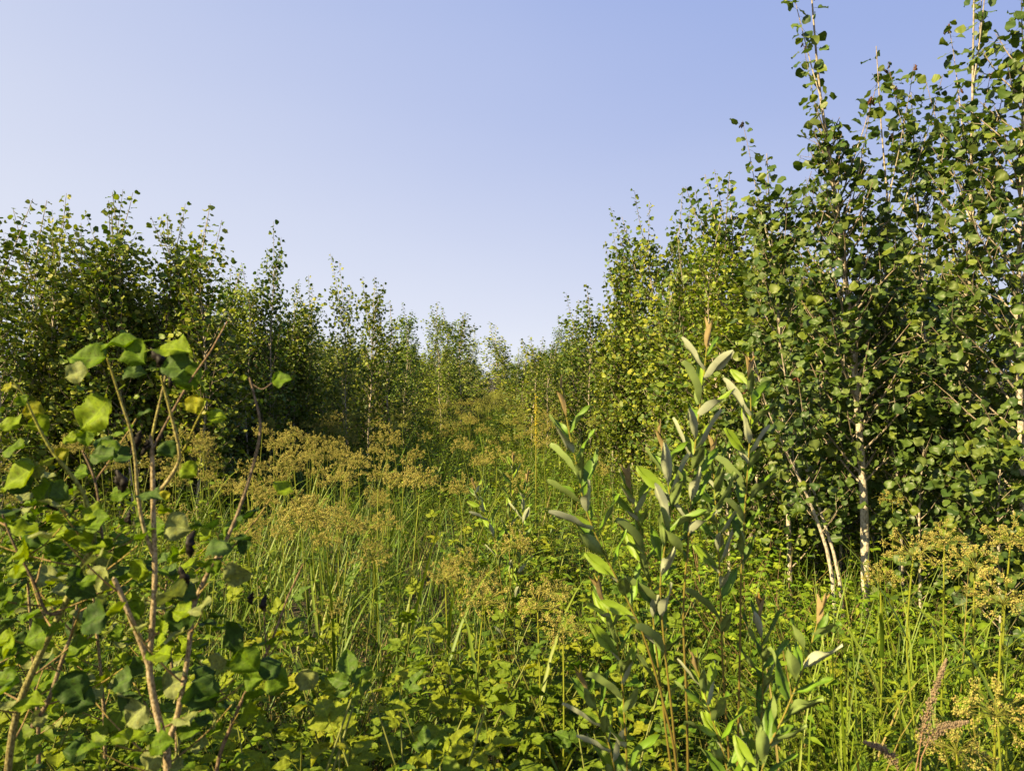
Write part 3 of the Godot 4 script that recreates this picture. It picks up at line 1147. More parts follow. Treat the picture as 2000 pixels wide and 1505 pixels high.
func raspberry_leaf(count: int, sd: int) -> ArrayMesh:
	var s := Shape.new()
	var sheets := []
	for k in 3:
		sheets.append(leaf_sheet("raspberry", 14, 4, rf(0.15, 0.4), rf(0.1, 0.3), 0.1, 0.02, sd + k, 1.25))
	var stalk := curve_from(Vector3.ZERO, Vector3(0, 1, 0.25), 0.75, Vector3(0, 0, -0.5), 5, 0.03)
	s.tube(stalk, taper(5, 0.014, 0.009), 4, Color(1.15, 0.85, 0.8))
	var spans := []
	var put := leaf_x(stalk[4], Vector3(0, 1, -0.25), Vector3(0, 0.2, 1), 1.0)
	spans.append([s.v.size(), sheets[0], put])
	s.stamp(sheets[0], put, Color.WHITE)
	for side in [-1, 1]:
		put = leaf_x(along(stalk, 0.78), Vector3(side, 0.55, -0.15), Vector3(0, 0.1, 1) + rv() * 0.15, 0.8)
		spans.append([s.v.size(), sheets[1], put])
		s.stamp(sheets[1], put, Color.WHITE)
		if count > 3:
			put = leaf_x(along(stalk, 0.5), Vector3(side, 0.1, -0.2), Vector3(0, 0.1, 1) + rv() * 0.2, 0.62)
			spans.append([s.v.size(), sheets[2], put])
			s.stamp(sheets[2], put, Color.WHITE)
	var stalk_mesh := Shape.new()
	stalk_mesh.tube(stalk, taper(5, 0.014, 0.009), 4, Color(1.15, 0.85, 0.8))
	var plain_stalk := {"v": stalk_mesh.v, "n": stalk_mesh.n, "c": stalk_mesh.c, "i": stalk_mesh.i}
	var pieces := []
	for q in spans:
		pieces.append([printed_leaf(q[1], M.rasp[0], 0.0), q[2]])
	rasp_split.append({"stalk": printed_leaf(plain_stalk, M.rasp[0], 0.0), "leaflets": pieces})
	var uv := PackedVector2Array()
	uv.resize(s.v.size())
	uv.fill(Vector2(0.3, 0.3))
	for q in spans:
		var src: PackedVector3Array = q[1].v
		for k in src.size():
			uv[q[0] + k] = Vector2(clampf(src[k].x * 1.3 + 0.5, 0.01, 0.99), clampf(src[k].y, 0.01, 0.99))
	var arr := []
	arr.resize(Mesh.ARRAY_MAX)
	arr[Mesh.ARRAY_VERTEX] = s.v
	arr[Mesh.ARRAY_NORMAL] = s.n
	arr[Mesh.ARRAY_COLOR] = s.c
	arr[Mesh.ARRAY_TEX_UV] = uv
	arr[Mesh.ARRAY_INDEX] = s.i
	var out := ArrayMesh.new()
	out.add_surface_from_arrays(Mesh.PRIMITIVE_TRIANGLES, arr)
	out.surface_set_material(0, M.rasp[0])
	return out


func raspberry(where: Vector3, h: float, label: String, group: String, size: float) -> void:
	var t := thing("raspberry_cane", label, "raspberry", where, group)
	var a := rf(0, TAU)
	var line := curve_from(Vector3(0, -0.05, 0), Vector3(cos(a) * 0.18, 1, sin(a) * 0.18), h, Vector3(cos(a) * 0.3, 0, sin(a) * 0.3), 7, 0.05)
	var st := Shape.new()
	st.tube(line, taper(7, 0.0042, 0.002), 6, Color(0.12, 0.08, 0.04), Color(0.17, 0.19, 0.05))
	part("stem", st.mesh(M.stem_green), t)
	var count := 9 + rng.randi() % 4
	for k in count:
		var f := lerpf(0.3, 1.0, float(k) / (count - 1))
		var b := a + k * 2.4 + rf(-0.3, 0.3)
		var out := Vector3(cos(b), rf(0.2, 0.75) + 0.4 * maxf(f - 0.8, 0.0), sin(b))
		if k == count - 1:
			out.y = 1.6
		var big := size * rf(0.8, 1.15) * (1.0 if f < 0.85 else 0.75)
		var x := leaf_x(along(line, f), out, Vector3.UP * 1.2 + SUN_TO * 0.35 + rv() * 0.35, big)
		var mat: Material = M.rasp[[0, 1, 0, 2, 1, 0, 2, 1, 0, 1, 3][rng.randi() % 11]]
		var which := rng.randi() % rasp_leaves.size()
		if where.z > -2.0:
			var leaf := part("leaf", rasp_split[which].stalk, t, x, mat)
			for q in rasp_split[which].leaflets:
				part("leaflet", q[0], leaf, q[1], mat)
		else:
			part("leaf", rasp_leaves[which], t, x, mat)


func build_raspberries() -> void:
	for k in 6:
		rasp_leaves.append(raspberry_leaf(3 if k % 2 else 5, 200 + k * 5))
	# front bank: canes stand from the left border to the willow
	var n := 0
	for k in 92:
		var d := rf(1.25, 2.8)
		var u := rf(-60, 1230)
		var p := at(u, 735, d)
		var top := 0.80 if d < 1.7 else 0.76
		var spot: String = "below the forked sapling at the left" if u < 420 else "in the bottom middle" if u < 850 else "just left of the willow shoots"
		raspberry(on_ground(p.x, p.z), rf(0.88, 1.22) * top, "toothed-leaved raspberry cane near the bottom border, " + spot, "raspberries " + spot, 0.07)
		n += 1
	for k in 9:
		var d := rf(1.05, 1.2)
		var p := at(-20 + k * 88 + rf(-25, 25), 735, d)
		raspberry(on_ground(p.x, p.z), rf(1.04, 1.14), "large-leaved raspberry cane cut by the bottom border, closest to the camera", "closest raspberry canes", 0.075)
	for k in 26:
		var d := rf(1.6, 3.0)
		var p := at(rf(1240, 1990), 735, d)
		raspberry(on_ground(p.x, p.z), rf(0.45, 0.75), "low raspberry cane among grass and willow in the bottom right part", "raspberry canes at the right", 0.055)
	for k in 60:
		var d := rf(2.6, 5.2)
		var p := at(rf(0, 420) if k % 3 == 0 else rf(870, 1330), 735, d)
		raspberry(on_ground(p.x, p.z), rf(0.55, 0.95), "raspberry cane in the middle distance, " + ("behind the left saplings" if k % 3 == 0 else "behind the willow shoots"), "raspberries " + ("behind the left saplings" if k % 3 == 0 else "behind the willow shoots"), 0.065)


# ---------------------------------------------------------------- poplar saplings at the left
var pop_leaves := []


func pop_leaf(t: Node3D, u: float, v: float, d: float, px: float, mid: Vector3, up: Vector3, mat: int) -> void:
	# a leaf whose middle lies at that point
	var s := px / FOCAL * d
	var p := at(u, v, d) - t.position
	var x := leaf_x(p, mid, up, s)
	x.origin -= x.basis.y * 0.95
	part("leaf", pop_leaves[rng.randi() % pop_leaves.size()], t, x, M.pop[mat])


func stem_px(t: Node3D, called: String, px: Array, d0: float, d1: float, r0: float, r1: float, c0: Color, c1: Color) -> PackedVector3Array:
	var line := smooth_line(px_line(px, d0, t.position, d1), 4)
	var s := Shape.new()
	s.tube(line, taper(line.size(), r0, r1), 8, c0, c1)
	part(called, s.mesh(M.bark_twig), t)
	return line


func dead_px(t: Node3D, u: float, v: float, d: float, px: float) -> void:
	var s := px / FOCAL * d
	part("withered_leaf", dead_meshes[rng.randi() % dead_meshes.size()], t, leaf_x(at(u, v - px * 0.45, d) - t.position, Vector3(rf(-0.3, 0.3), -1, rf(-0.3, 0.3)), rv(), s), M.dead)


func leafy_twigs(t: Node3D, line: PackedVector3Array, from: float, to: float, count: int, size: float, mats: Array) -> void:
	for k in count:
		var f := lerpf(from, to, (k + rf(0, 1)) / count)
		var p := along(line, f)
		var a := k * 2.4 + rf(-0.5, 0.5)
		var out := Vector3(cos(a), rf(0.1, 0.8), sin(a) * 0.8).normalized()
		var length := rf(0.05, 0.2)
		var tw := curve_from(p, out, length, Vector3(0, 0.4, 0), 5, 0.08)
		var s := Shape.new()
		s.tube(tw, taper(5, 0.0016, 0.001), 5, Color(0.6, 0.5, 0.4), Color(0.8, 0.8, 0.3))
		part("twig", s.mesh(M.bark_twig), t)
		for j in 2 + int(length / 0.05):
			var q := along(tw, 1.0 - j * 0.25)
			var b := a + j * 2.4 + rf(-0.4, 0.4)
			var side := Vector3(cos(b), rf(-0.1, 0.7), sin(b))
			part("leaf", pop_leaves[rng.randi() % pop_leaves.size()], t, leaf_x(q, side, Vector3.UP * 0.5 + SUN_TO * 0.5 + rv() * 0.7, size * rf(0.7, 1.15)), M.pop[mats[rng.randi() % mats.size()]])


func build_saplings() -> void:
	for k in 6:
		pop_leaves.append(printed_leaf(leaf_sheet("aspen", 18, 8, rf(0.1, 0.4), rf(-0.1, 0.35), 0.16, 0.006, 300 + k, 1.1, Color(0, 0, 0, 0), 0.5), M.pop[0], 0.5))
	var yellow := Color(0.8, 1.4, 0.25)
	var brown := Color(0.95, 0.97, 0.85)
	var dark := Color(0.42, 0.4, 0.38)
	# the forked sapling in front
	var d := 1.15
	var foot := at(335, 735, d)
	var t := thing("poplar_sapling", "forked poplar sapling in front at the left with large yellow-green leaves and blackened ones", "sapling", on_ground(foot.x, foot.z))
	var trunk := stem_px(t, "trunk", [[335, 2790], [330, 2000], [328, 1600], [326, 1480], [318, 1440], [300, 1365], [291, 1300], [296, 1230], [302, 1130], [299, 1010], [297, 900], [294, 850]], d, d, 0.0074, 0.0028, brown, brown)
	var b1 := stem_px(t, "branch", [[291, 1300], [275, 1255], [258, 1215], [238, 1165], [222, 1130]], d, d - 0.02, 0.0048, 0.0034, brown, brown)
	var b2 := stem_px(t, "branch", [[326, 1455], [345, 1400], [356, 1345], [368, 1270], [376, 1190], [405, 1120], [440, 1058], [472, 980], [500, 885], [508, 830], [498, 780], [487, 738]], d, d + 0.04, 0.0046, 0.0015, brown, dark)
	var b3 := stem_px(t, "branch", [[299, 970], [330, 935], [350, 890], [336, 820], [322, 765], [314, 735]], d, d - 0.05, 0.0034, 0.0016, brown, yellow)
	var b4 := stem_px(t, "branch", [[351, 890], [362, 872], [380, 830], [398, 795]], d, d - 0.04, 0.002, 0.0012, yellow, yellow)
	var b5 := stem_px(t, "branch", [[298, 1080], [280, 1030], [268, 960], [264, 900], [254, 840], [238, 790], [222, 740], [209, 700]], d, d - 0.06, 0.003, 0.0014, brown, yellow)
	var b6 := stem_px(t, "branch", [[296, 880], [330, 815], [370, 745], [408, 690], [428, 655], [443, 628]], d, d + 0.03, 0.002, 0.0009, dark, Color(0.8, 0.65, 0.5))
	var b7 := stem_px(t, "branch", [[295, 862], [303, 820], [316, 765], [326, 715]], d, d, 0.0022, 0.0012, yellow, brown)
	stem_px(t, "branch", [[487, 745], [510, 760], [530, 748]], d + 0.04, d + 0.04, 0.001, 0.0008, dark, dark)
	var U := Vector3.UP
	var B := Vector3.BACK
	# leaves that can be told apart: column, row, size, which way the tip points, which way the face looks
	var big := [
		[172, 697, 84, Vector3(-1, 0.12, 0.2), Vector3(-0.3, 0.75, 0.8), 0], [150, 728, 52, Vector3(-0.9, -0.4, 0.3), Vector3(0, 0.5, 1), 5], [238, 668, 82, Vector3(-1, -0.05, 0.4), Vector3(-0.2, 1, 0.5), 0],
		[262, 690, 60, Vector3(0.7, -0.5, 0.3), Vector3(0, 0.5, 1), 0], [337, 680, 76, Vector3(1, 0.1, 0.2), Vector3(-0.1, 0.9, 0.6), 1], [345, 716, 72, Vector3(1, 0.1, 0), Vector3(-0.4, 0.8, 0.6), 3],
		[364, 736, 66, Vector3(0.7, -0.7, 0.1), Vector3(0.2, 0.6, 0.7), 0], [187, 808, 92, Vector3(-0.65, -0.75, 0.2), Vector3(-0.3, 0.25, 1), 1], [167, 856, 36, Vector3(0, -1, 0.1), Vector3(0, 0.2, 1), 0],
		[258, 728, 52, Vector3(1, 0.35, 0), Vector3(0, 1, 0.45), 3], [380, 788, 44, Vector3(0.2, -1, 0.2), Vector3(-0.2, 0.3, 1), 4], [422, 812, 40, Vector3(1, 0.05, 0.1), Vector3(0, 0.7, 0.7), 1],
		[330, 876, 44, Vector3(0.3, -1, 0), Vector3(0, 0.3, 1), 2], [368, 918, 40, Vector3(0.8, -0.6, 0), Vector3(0, 0.4, 1), 1], [200, 890, 56, Vector3(-0.9, 0.1, 0), Vector3(0.2, 0.8, 0.6), 3],
		[243, 892, 50, Vector3(0.9, 0.2, -0.2), Vector3(0, 0.9, 0.4), 2], [345, 1028, 60, Vector3(1, -0.25, 0), Vector3(0, 0.35, 1), 5], [290, 968, 54, Vector3(0.9, 0.1, 0.1), Vector3(0, 1, 0.3), 3],
		[322, 966, 24, Vector3(0, -1, 0), B, 4], [180, 1000, 44, Vector3(-1, 0.3, 0), Vector3(0, 0.6, 0.7), 1], [198, 1130, 62, Vector3(-0.4, -0.9, 0), Vector3(-0.3, 0.2, 1), 5],
		[272, 1112, 54, Vector3(-0.1, -1, 0), Vector3(-0.3, 0.3, 1), 1], [350, 1208, 68, Vector3(0.3, -0.9, 0), Vector3(0.1, 0.3, 1), 2], [182, 1208, 74, Vector3(-1, -0.3, 0), Vector3(0, 0.6, 0.8), 2],
		[424, 1075, 62, Vector3(1, 0.25, 0), Vector3(0, 0.9, 0.35), 3], [416, 1104, 38, Vector3(0.2, -0.6, 0), Vector3(0, 0.4, 1), 0], [549, 742, 44, Vector3(1, 0.15, 0), Vector3(0, 0.7, 0.7), 0],
		[476, 737, 14, Vector3(0, 1, 0), B, 1], [340, 1335, 58, Vector3(0.7, 0.3, 0), Vector3(-0.3, 0.5, 1), 5], [395, 1355, 78, Vector3(0.5, -0.6, 0), Vector3(0.1, 0.5, 1), 2],
		[265, 1395, 62, Vector3(-0.6, -0.5, 0.2), Vector3(0, 0.5, 1), 5], [300, 1480, 58, Vector3(-0.5, -0.7, 0.2), Vector3(-0.3, 0.4, 1), 5], [425, 1290, 44, Vector3(0.3, -0.9, 0), Vector3(-0.4, 0.2, 1), 5],
		[358, 1150, 60, Vector3(1, -0.3, 0), Vector3(0, 0.9, 0.4), 3], [260, 1190, 50, Vector3(0.5, -0.8, 0), Vector3(0, 0.4, 1), 0], [480, 1290, 64, Vector3(0.5, -0.5, 0.1), Vector3(-0.3, 0.5, 1), 0],
		[238, 1330, 56, Vector3(-1, -0.3, 0.1), Vector3(0, 0.8, 0.7), 3], [370, 1420, 56, Vector3(0.9, -0.2, 0.2), Vector3(0, 0.8, 0.6), 0],
	]
	for l in big:
		pop_leaf(t, l[0], l[1], d + rf(-0.04, 0.02), l[2] * 0.88, l[3], l[4], l[5])
	for q in [[298, 700, 48], [274, 862, 48], [284, 872, 34], [232, 938, 46], [380, 1060, 52], [356, 1125, 46], [248, 1010, 30], [334, 745, 24]]:
		dead_px(t, q[0], q[1], d - 0.01, q[2])
	leafy_twigs(t, trunk, 0.05, 0.42, 9, 0.036, [0, 1, 2, 5, 0])
	leafy_twigs(t, b2, 0.05, 0.6, 7, 0.034, [0, 2, 1, 5])
	leafy_twigs(t, b1, 0.2, 0.8, 2, 0.04, [0, 1, 5])
	# the sapling that leans in from the left border
	d = 1.25
	foot = at(-30, 735, d)
	t = thing("poplar_sapling", "leaning poplar sapling at the left border with drooping green leaves and a thin yellow top", "sapling", on_ground(foot.x, foot.z))
	var c1 := stem_px(t, "trunk", [[-30, 2620], [-10, 1900], [10, 1560], [30, 1400], [70, 1295], [118, 1195], [160, 1105], [183, 1055], [170, 985], [148, 940], [110, 893], [84, 852], [60, 803], [45, 770], [27, 748]], d, d - 0.1, 0.0068, 0.0012, Color(0.6, 0.56, 0.5), yellow)
	var c2 := stem_px(t, "branch", [[118, 1195], [90, 1195], [62, 1130], [25, 1060], [4, 1005]], d - 0.04, d - 0.06, 0.003, 0.0015, dark, dark)
	var c3 := stem_px(t, "branch", [[62, 1420], [95, 1365], [125, 1275], [140, 1235], [150, 1180]], d + 0.03, d + 0.06, 0.0046, 0.002, dark, brown)
	var c4 := stem_px(t, "branch", [[183, 1055], [200, 1080], [196, 1020], [185, 940], [160, 880]], d - 0.05, d, 0.0026, 0.0014, dark, dark)
	var low := [
		[64, 800, 40, Vector3(0.8, -0.3, 0), Vector3(0, 0.5, 1), 4], [76, 826, 42, Vector3(0.6, -0.8, 0), Vector3(0, 0.3, 1), 1], [16, 828, 54, Vector3(-1, 0.1, 0), Vector3(0, 1, 0.5), 1], [42, 782, 28, Vector3(0.4, -0.8, 0), B, 0],
		[12, 757, 26, Vector3(-1, 0, 0), Vector3(0, 0.7, 0.7), 4], [24, 876, 52, Vector3(-1, -0.1, 0), Vector3(0, 0.9, 0.5), 0], [36, 930, 90, Vector3(-0.9, -0.5, 0.2), Vector3(-0.3, 0.6, 0.8), 1], [72, 918, 44, Vector3(0.3, -0.9, 0.1), Vector3(-0.4, 0.4, 1), 5],
		[88, 960, 66, Vector3(-0.6, -0.8, 0), Vector3(-0.2, 0.6, 0.8), 0], [112, 960, 50, Vector3(0.7, -0.6, 0), Vector3(0, 0.4, 1), 3], [122, 1040, 62, Vector3(-1, -0.2, 0), Vector3(0, 0.8, 0.7), 1], [60, 1050, 56, Vector3(-0.5, -0.8, 0), Vector3(-0.2, 0.5, 1), 2],
		[155, 1040, 58, Vector3(0.5, -0.6, 0), Vector3(0, 0.5, 1), 1], [120, 885, 28, Vector3(0.7, 0.5, 0), B, 4], [90, 905, 30, Vector3(-0.9, 0.2, 0), Vector3(0, 0.8, 0.6), 4], [30, 1180, 60, Vector3(-0.8, -0.5, 0), Vector3(-0.2, 0.7, 0.8), 0],
		[160, 1150, 60, Vector3(0.9, -0.3, 0), Vector3(0, 0.7, 0.7), 3], [70, 1240, 66, Vector3(-0.9, -0.4, 0.2), Vector3(0, 0.6, 0.8), 0], [140, 1340, 74, Vector3(0.6, -0.7, 0), Vector3(0, 0.5, 1), 2], [155, 1365, 60, Vector3(0.9, -0.2, 0.2), Vector3(0, 0.6, 0.9), 2],
	]
	for l in low:
		pop_leaf(t, l[0], l[1], d - 0.08 + rf(-0.03, 0.03), l[2] * 0.88, l[3], l[4], l[5])
	for q in [[95, 975, 48], [38, 1028, 40], [232, 940, 30]]:
		dead_px(t, q[0], q[1], d - 0.07, q[2])
	leafy_twigs(t, c1, 0.08, 0.5, 12, 0.038, [0, 1, 2, 5, 0, 1])
	leafy_twigs(t, c2, 0.1, 0.9, 5, 0.038, [0, 1, 2])
	leafy_twigs(t, c3, 0.1, 1.0, 6, 0.038, [0, 2, 1, 5])
	leafy_twigs(t, c4, 0.2, 1.0, 4, 0.036, [0, 1, 2])
	# the thin dark one right of the fork
	d = 1.3
	foot = at(400, 735, d)
	t = thing("poplar_sapling", "thin dark-stemmed poplar sapling slanting up right of the forked one, almost leafless", "sapling", on_ground(foot.x, foot.z))
	var e1 := stem_px(t, "trunk", [[380, 2550], [400, 1800], [420, 1520], [452, 1415], [488, 1335], [520, 1275], [545, 1212], [560, 1170], [578, 1130], [592, 1100]], d, d + 0.05, 0.0042, 0.0009, dark, Color(0.7, 0.6, 0.5))
	stem_px(t, "branch", [[520, 1275], [517, 1230], [515, 1185]], d, d, 0.0015, 0.001, dark, dark)
	dead_px(t, 490, 1168, d, 26)
	dead_px(t, 514, 1178, d, 34)
	leafy_twigs(t, e1, 0.1, 0.5, 6, 0.036, [0, 2, 1])
	for l in [[455, 1245, 60, Vector3(-0.6, -0.4, 0), Vector3(0, 0.5, 1), 2], [540, 1330, 50, Vector3(0.8, -0.3, 0), Vector3(0, 0.5, 1), 0], [600, 1325, 46, Vector3(0.4, -0.8, 0), B, 5]]:
		pop_leaf(t, l[0], l[1], d, l[2], l[3], l[4], l[5])
	# a lower leafy one fills the left corner behind them
	for k in 4:
		d = [1.75, 1.9, 2.1, 1.6][k]
		var u: float = [60, 190, 330, -40][k]
		foot = at(u, 735, d)
		t = thing("poplar_sapling", ["leafy poplar sapling behind the left border, half hidden by the leaning one", "low leafy poplar sapling behind the gap between the two front saplings", "low poplar sapling behind the stem of the forked one", "low poplar sapling cut by the left border below the leaning one"][k], "sapling", on_ground(foot.x, foot.z))
		var top: float = [1010, 1080, 1120, 1100][k]
		var line := stem_px(t, "trunk", [[u, 735.0 + EYE / d * FOCAL], [u + 15, 1500], [u + 5, 1300], [u - 10, top + 60], [u, top]], d, d, 0.006, 0.0015, dark, brown)
		leafy_twigs(t, line, 0.3, 0.98, 22, 0.042, [0, 1, 3, 0, 1, 5])


# ---------------------------------------------------------------- willow shoots
var willow_leaves := []
var willow_young := []


func willow_stem(t: Node3D, px: Array, d: float, length: float) -> void:
	var line := smooth_line(px_line(px, d, t.position), 4)
	var s := Shape.new()
	s.tube(line, taper(line.size(), 0.0028, 0.0009), 6, Color(0.12, 0.075, 0.035), Color(0.32, 0.27, 0.05))
	part("stem", s.mesh(M.stem_green), t)
	var total := 0.0
	for k in line.size() - 1:
		total += line[k].distance_to(line[k + 1])
	var step := 0.043
	var count := int(minf(total, 0.95) / step)
	var turn := rf(0, TAU)
	for k in count:
		var f := 1.0 - k * step / total
		var q := along(line, f)
		var tang := (along(line, f + 0.02) - along(line, f - 0.03)).normalized()
		turn += 2.3 + rf(-0.3, 0.3)
		var side := tang.cross(Vector3.BACK).normalized().rotated(tang, turn)
		var young := k < 3
		var open := 0.28 if young else rf(0.55, 1.25)
		var mid := (tang + side * open).normalized()
		var face := (tang - side * 0.6 + rv() * 0.35).normalized()
		var size := length * (0.36 + 0.12 * k if k < 5 else rf(0.8, 1.1))
		var set_ := willow_young if young else willow_leaves
		part("leaf", set_[rng.randi() % set_.size()], t, leaf_x(q, mid, face, size))


func build_willows() -> void:
	for k in 6:
		var top := [Color(0.13, 0.23, 0.02), Color(0.19, 0.28, 0.022), Color(0.1, 0.185, 0.022)][k % 3] as Color
		var under := Color(0.40, 0.42, 0.40) if k % 3 == 1 else Color(0.22, 0.29, 0.12)
		willow_leaves.append(mesh_of(tinted(leaf_sheet("willow", 10, 4, rf(0.2, 0.6), rf(-0.1, 0.12), 0.1, 0.004, 400 + k, 1.3, under), top), M.willow))
	for k in 3:
		var top := [Color(0.24, 0.22, 0.04), Color(0.26, 0.16, 0.06), Color(0.18, 0.21, 0.04)][k] as Color
		willow_young.append(mesh_of(tinted(leaf_sheet("willow", 8, 4, 1.3, -0.05, 0.06, 0.0, 420 + k, 1.2, Color(0.33, 0.24, 0.15)), top), M.willow))
	var d := 1.5
	var clumps := [
		["willow clump with pale leaf undersides and pinkish tips standing right of the middle", 1330, 1.5, [
			[[1330, 2310], [1330, 1700], [1322, 1500], [1298, 1380], [1262, 1255], [1232, 1185], [1190, 1100], [1160, 1035], [1140, 980], [1128, 915], [1113, 850], [1098, 765]],
			[[1335, 2310], [1330, 1700], [1318, 1450], [1300, 1280], [1290, 1150], [1300, 1060], [1310, 1000], [1304, 935], [1290, 850]],
			[[1340, 2310], [1345, 1700], [1342, 1400], [1335, 1200], [1345, 1050], [1352, 950], [1360, 850], [1374, 740], [1384, 648]],
			[[1335, 2310], [1330, 1700], [1300, 1420], [1280, 1250], [1268, 1120], [1245, 1010], [1226, 935]],
		]],
		["willow clump with the tallest pink-tipped shoots behind the first, nearer the aspens", 1440, 1.62, [
			[[1440, 2190], [1440, 1600], [1445, 1300], [1448, 1120], [1455, 1000], [1462, 900], [1467, 800], [1463, 722]],
			[[1445, 2190], [1430, 1600], [1412, 1300], [1406, 1120], [1400, 1020], [1396, 950], [1392, 875]],
			[[1450, 2190], [1470, 1600], [1488, 1400], [1490, 1290], [1484, 1185]],
		]],
		["low willow shoots leaning right at the bottom border below the grass clump", 1480, 1.4, [
			[[1470, 2420], [1475, 1700], [1490, 1500], [1535, 1390], [1575, 1290], [1604, 1190]],
			[[1460, 2420], [1440, 1700], [1420, 1500], [1390, 1400], [1360, 1300]],
		]],
		["slender willow shoot with narrow grey-green leaves left of the main willow clump", 1150, 1.55, [
			[[1230, 2260], [1220, 1700], [1200, 1500], [1170, 1400], [1140, 1330]],
			[[1235, 2260], [1235, 1700], [1225, 1500], [1215, 1330], [1200, 1230], [1170, 1150]],
		]],
		["small willow bush with a few pale leaves in the middle of the clearing", 995, 3.4, [
			[[1000, 1430], [998, 1200], [995, 1050], [1000, 960], [1002, 895]],
			[[1000, 1430], [985, 1200], [965, 1050], [940, 990], [925, 945]],
			[[1000, 1430], [1005, 1200], [1020, 1050], [1022, 990], [1030, 930]],
		]],
	]
	for c in clumps:
		var p := at(c[1], 735, c[2])
		var t := thing("willow_shrub", c[0], "willow", on_ground(p.x, p.z))
		for st in c[3]:
			willow_stem(t, st, c[2] + rf(-0.05, 0.05), 0.092)


func tinted(t: Dictionary, top: Color) -> Dictionary:
	# the upper sheet takes the top colour, the lower one keeps its own
	var c: PackedColorArray = t.c
	for k in c.size() / 2:
		c[k] = c[k] * top
	t.c = c
	return t


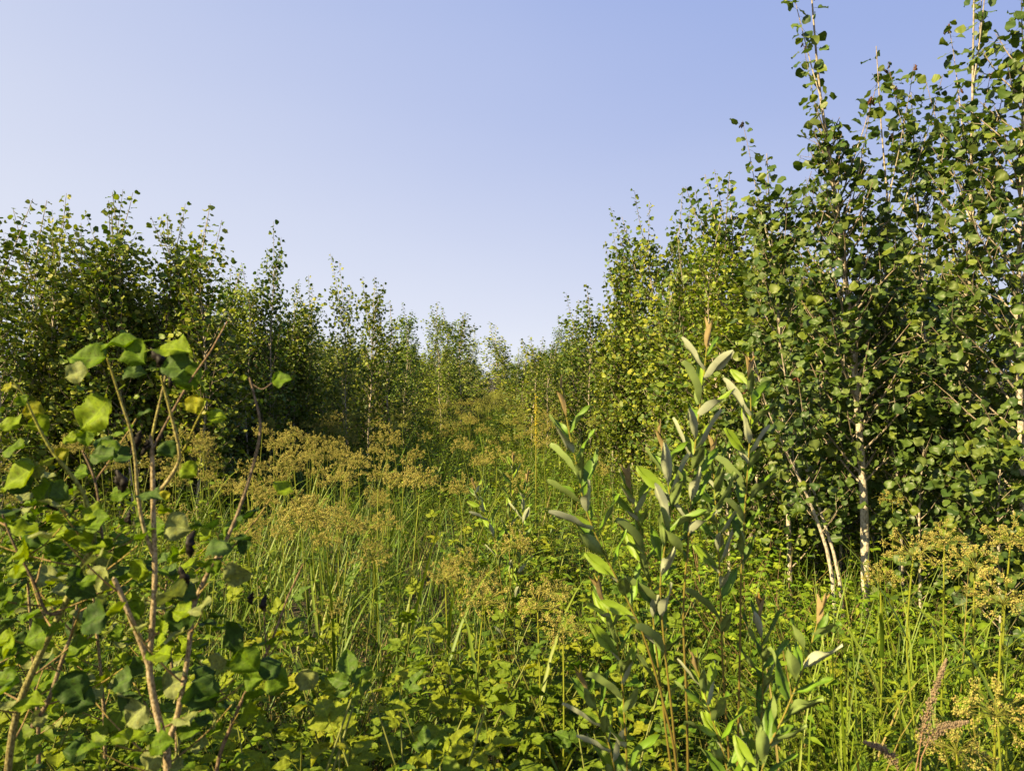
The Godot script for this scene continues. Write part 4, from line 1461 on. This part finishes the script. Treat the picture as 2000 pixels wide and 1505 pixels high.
# ---------------------------------------------------------------- the right corner: grass clumps, flower heads, plumes, low bushes
func build_right_corner() -> void:
	var bright := [Color(0.16, 0.22, 0.02), Color(0.2, 0.25, 0.03), Color(0.12, 0.18, 0.02)]
	var spots := [[1600, 2.9], [1680, 2.7], [1740, 3.1], [1790, 2.8], [1660, 3.3], [1560, 2.6], [1870, 3.0], [1940, 2.9], [1620, 2.3], [1710, 2.4], [1780, 2.2], [1850, 2.4], [1560, 2.1], [1920, 2.2], [1660, 2.0], [1750, 1.9]]
	for k in spots.size():
		var p := at(spots[k][0], 735, spots[k][1])
		var t := thing("grass_tussock", "bright green tussock of arching grass below the pale aspen trunk", "grass", on_ground(p.x, p.z), "tussocks below the right aspens")
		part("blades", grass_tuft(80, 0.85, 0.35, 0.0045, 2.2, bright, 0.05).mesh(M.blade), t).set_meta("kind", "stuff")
	# big sedges close by
	var tall := [
		[1785, 1085, 2.3, 1.5, "big sedge with yellowish flower head in front of the pale aspen trunk"], [1845, 1060, 2.5, 1.25, "sedge with yellowish head just right of the big one under the aspens"],
		[1905, 1110, 2.1, 1.5, "sedge with green stem and head near the right border under the aspens"], [1975, 1060, 2.2, 1.3, "sedge with head touching the right border"],
		[1960, 1180, 1.9, 1.6, "sedge with broad brown head low at the right border"], [1945, 1400, 1.5, 1.4, "sedge with pale yellow head near the bottom right corner"],
		[1870, 1470, 1.45, 1.2, "sedge with yellow head at the bottom border near the right corner"], [1720, 1130, 2.4, 1.1, "sedge with brown head between the grass tussocks"],
		[1050, 1190, 2.3, 1.5, "near sedge with full tan head in front of the willow, right of the middle"], [945, 1180, 2.4, 1.5, "near sedge with full tan head in the middle of the photo"],
		[1100, 1235, 2.2, 1.2, "near sedge with small tan head below its fuller neighbour"], [870, 1130, 2.7, 1.2, "near sedge with tan head at the edge of the dark hollow"],
	]
	for a in tall:
		var p := at(a[0] + rf(-10, 10), 735, a[2])
		var base := on_ground(p.x, p.z)
		var top := at(a[0], a[1], a[2]) - base
		var t := thing("sedge_plant", a[4], "sedge", base)
		var line := smooth_line(PackedVector3Array([Vector3(0, -0.05, 0), top * 0.35 + rv() * 0.02, top * 0.7 + rv() * 0.02, top]), 3)
		var s := Shape.new()
		s.tube(line, taper(line.size(), 0.004, 0.0026), 3, Color(0.13, 0.18, 0.025), Color(0.24, 0.25, 0.035))
		part("stem", s.mesh(M.stem_green), t)
		for j in 3:
			var b := Shape.new()
			var w := rf(0, TAU)
			blade(b, along(line, rf(0.2, 0.7)), Vector3(cos(w) * 0.4, 1, sin(w) * 0.4), rf(0.3, 0.5), 0.006, rf(1.0, 2.2), BLADE_GREENS[j], BLADE_GREENS[2] * 1.2, 7)
			part("leaf", b.mesh(M.blade), t)
		part("flower_head", sedge_head().mesh(M.straw), t, Transform3D(Basis(Vector3.UP, rf(0, TAU)).scaled(Vector3.ONE * a[3] * 0.68), top))
	# dry plumes of a reed grass
	var plumes := [[1848, 1290, 1790, 1500, 1.35, "tall dry pinkish-brown grass plume standing near the bottom right corner"], [1890, 1410, 1800, 1480, 1.35, "dry pinkish plume bending right from the foot of the tall one"], [1690, 1450, 1760, 1520, 1.4, "short dry plume leaning left at the bottom border near the right corner"]]
	for a in plumes:
		var tip := at(a[0], a[1], a[4])
		var low := at(a[2], a[3], a[4])
		var base := on_ground(low.x, low.z)
		var t := thing("reed_grass", a[5], "grass", base)
		var line := smooth_line(PackedVector3Array([Vector3(0, -0.05, 0), (low - base) * 0.6, low - base, tip - base]), 4)
		var s := Shape.new()
		s.tube(line, taper(line.size(), 0.0022, 0.0007), 4, Color(0.32, 0.22, 0.12), Color(0.36, 0.2, 0.14))
		part("stem", s.mesh(M.straw), t)
		var pl := Shape.new()
		var tang := (tip - low).normalized()
		for k in 700:
			var f := pow(rng.randf(), 0.8)
			var q := along(line, lerpf(0.72, 1.0, f))
			var off := rv() * 0.0085 * (1.12 - f)
			pl.stamp_plain(T.grain, leaf_x(q + off, tang + rv() * 0.5, rv(), rf(0.0028, 0.0052)), Color(0.30, 0.22, 0.15) * rf(0.7, 1.3))
		part("plume", pl.mesh(M.straw), t)
	# low bushes with small yellow-green leaves at the feet of the aspens
	var bushes := [[1500, 3.6, 0.75], [1570, 3.5, 0.7], [1630, 3.7, 0.65], [1450, 3.9, 0.8], [1720, 3.6, 0.55], [1830, 3.6, 0.5], [1400, 4.3, 0.85], [1600, 3.9, 0.75], [1690, 3.95, 0.6], [1760, 3.9, 0.7], [1350, 4.8, 0.9], [1300, 5.6, 0.85], [1960, 3.4, 0.55]]
	for k in bushes.size():
		var p := at(bushes[k][0], 735, bushes[k][1])
		var t := thing("low_bush", "low bush with small yellow-green leaves at the foot of the right aspens", "bush", on_ground(p.x, p.z), "low bushes at the feet of the right aspens")
		var wood := Shape.new()
		var fol := Shape.new()
		for j in 9:
			var a := rf(0, TAU)
			var line := curve_from(Vector3(0, -0.03, 0), Vector3(cos(a) * 0.7, 1, sin(a) * 0.7), bushes[k][2] * rf(0.7, 1.15), Vector3(0, 0.1, 0), 6, 0.12)
			wood.tube(line, taper(6, 0.004, 0.0012), 4, Color(1, 0.8, 0.6), TWIG)
			for q in 26:
				var f := rf(0.25, 1.0)
				var b := rf(0, TAU)
				var out := Vector3(cos(b), rf(-0.2, 0.6), sin(b))
				var c: Color = HERB_GREENS[rng.randi() % 4]
				fol.stamp(T.herb[q % 3], leaf_x(along(line, f) + out * rf(0.01, 0.09), out, Vector3.UP + SUN_TO * 0.5 + rv() * 0.6, rf(0.03, 0.055)), c * rf(0.75, 1.25))
		part("stems", wood.mesh(M.bark_twig), t)
		part("foliage", fol.mesh(M.leaf_soft), t)
	# yellow flower spike far in the clearing
	var sp := at(1047, 735, 6.0)
	var base := on_ground(sp.x, sp.z)
	var t := thing("flower_spike", "single straight yellow flower stalk rising in the clearing left of the willow tip", "flower", base)
	var s := Shape.new()
	var top := at(1047, 770, 6.0) - base
	s.tube(PackedVector3Array([Vector3(0, -0.05, 0), top * 0.5, top]), PackedFloat32Array([0.006, 0.005, 0.003]), 5, Color(0.12, 0.15, 0.03), Color(0.35, 0.3, 0.05))
	part("stem", s.mesh(M.stem_green), t)
	var fl := Shape.new()
	for k in 120:
		var f := rf(0.72, 1.0)
		fl.stamp_plain(T.grain, leaf_x(top * f + rv() * 0.006, Vector3.UP + rv(), rv(), 0.014), Color(0.5, 0.4, 0.04) * rf(0.7, 1.2))
	part("flowers", fl.mesh(M.straw), t)
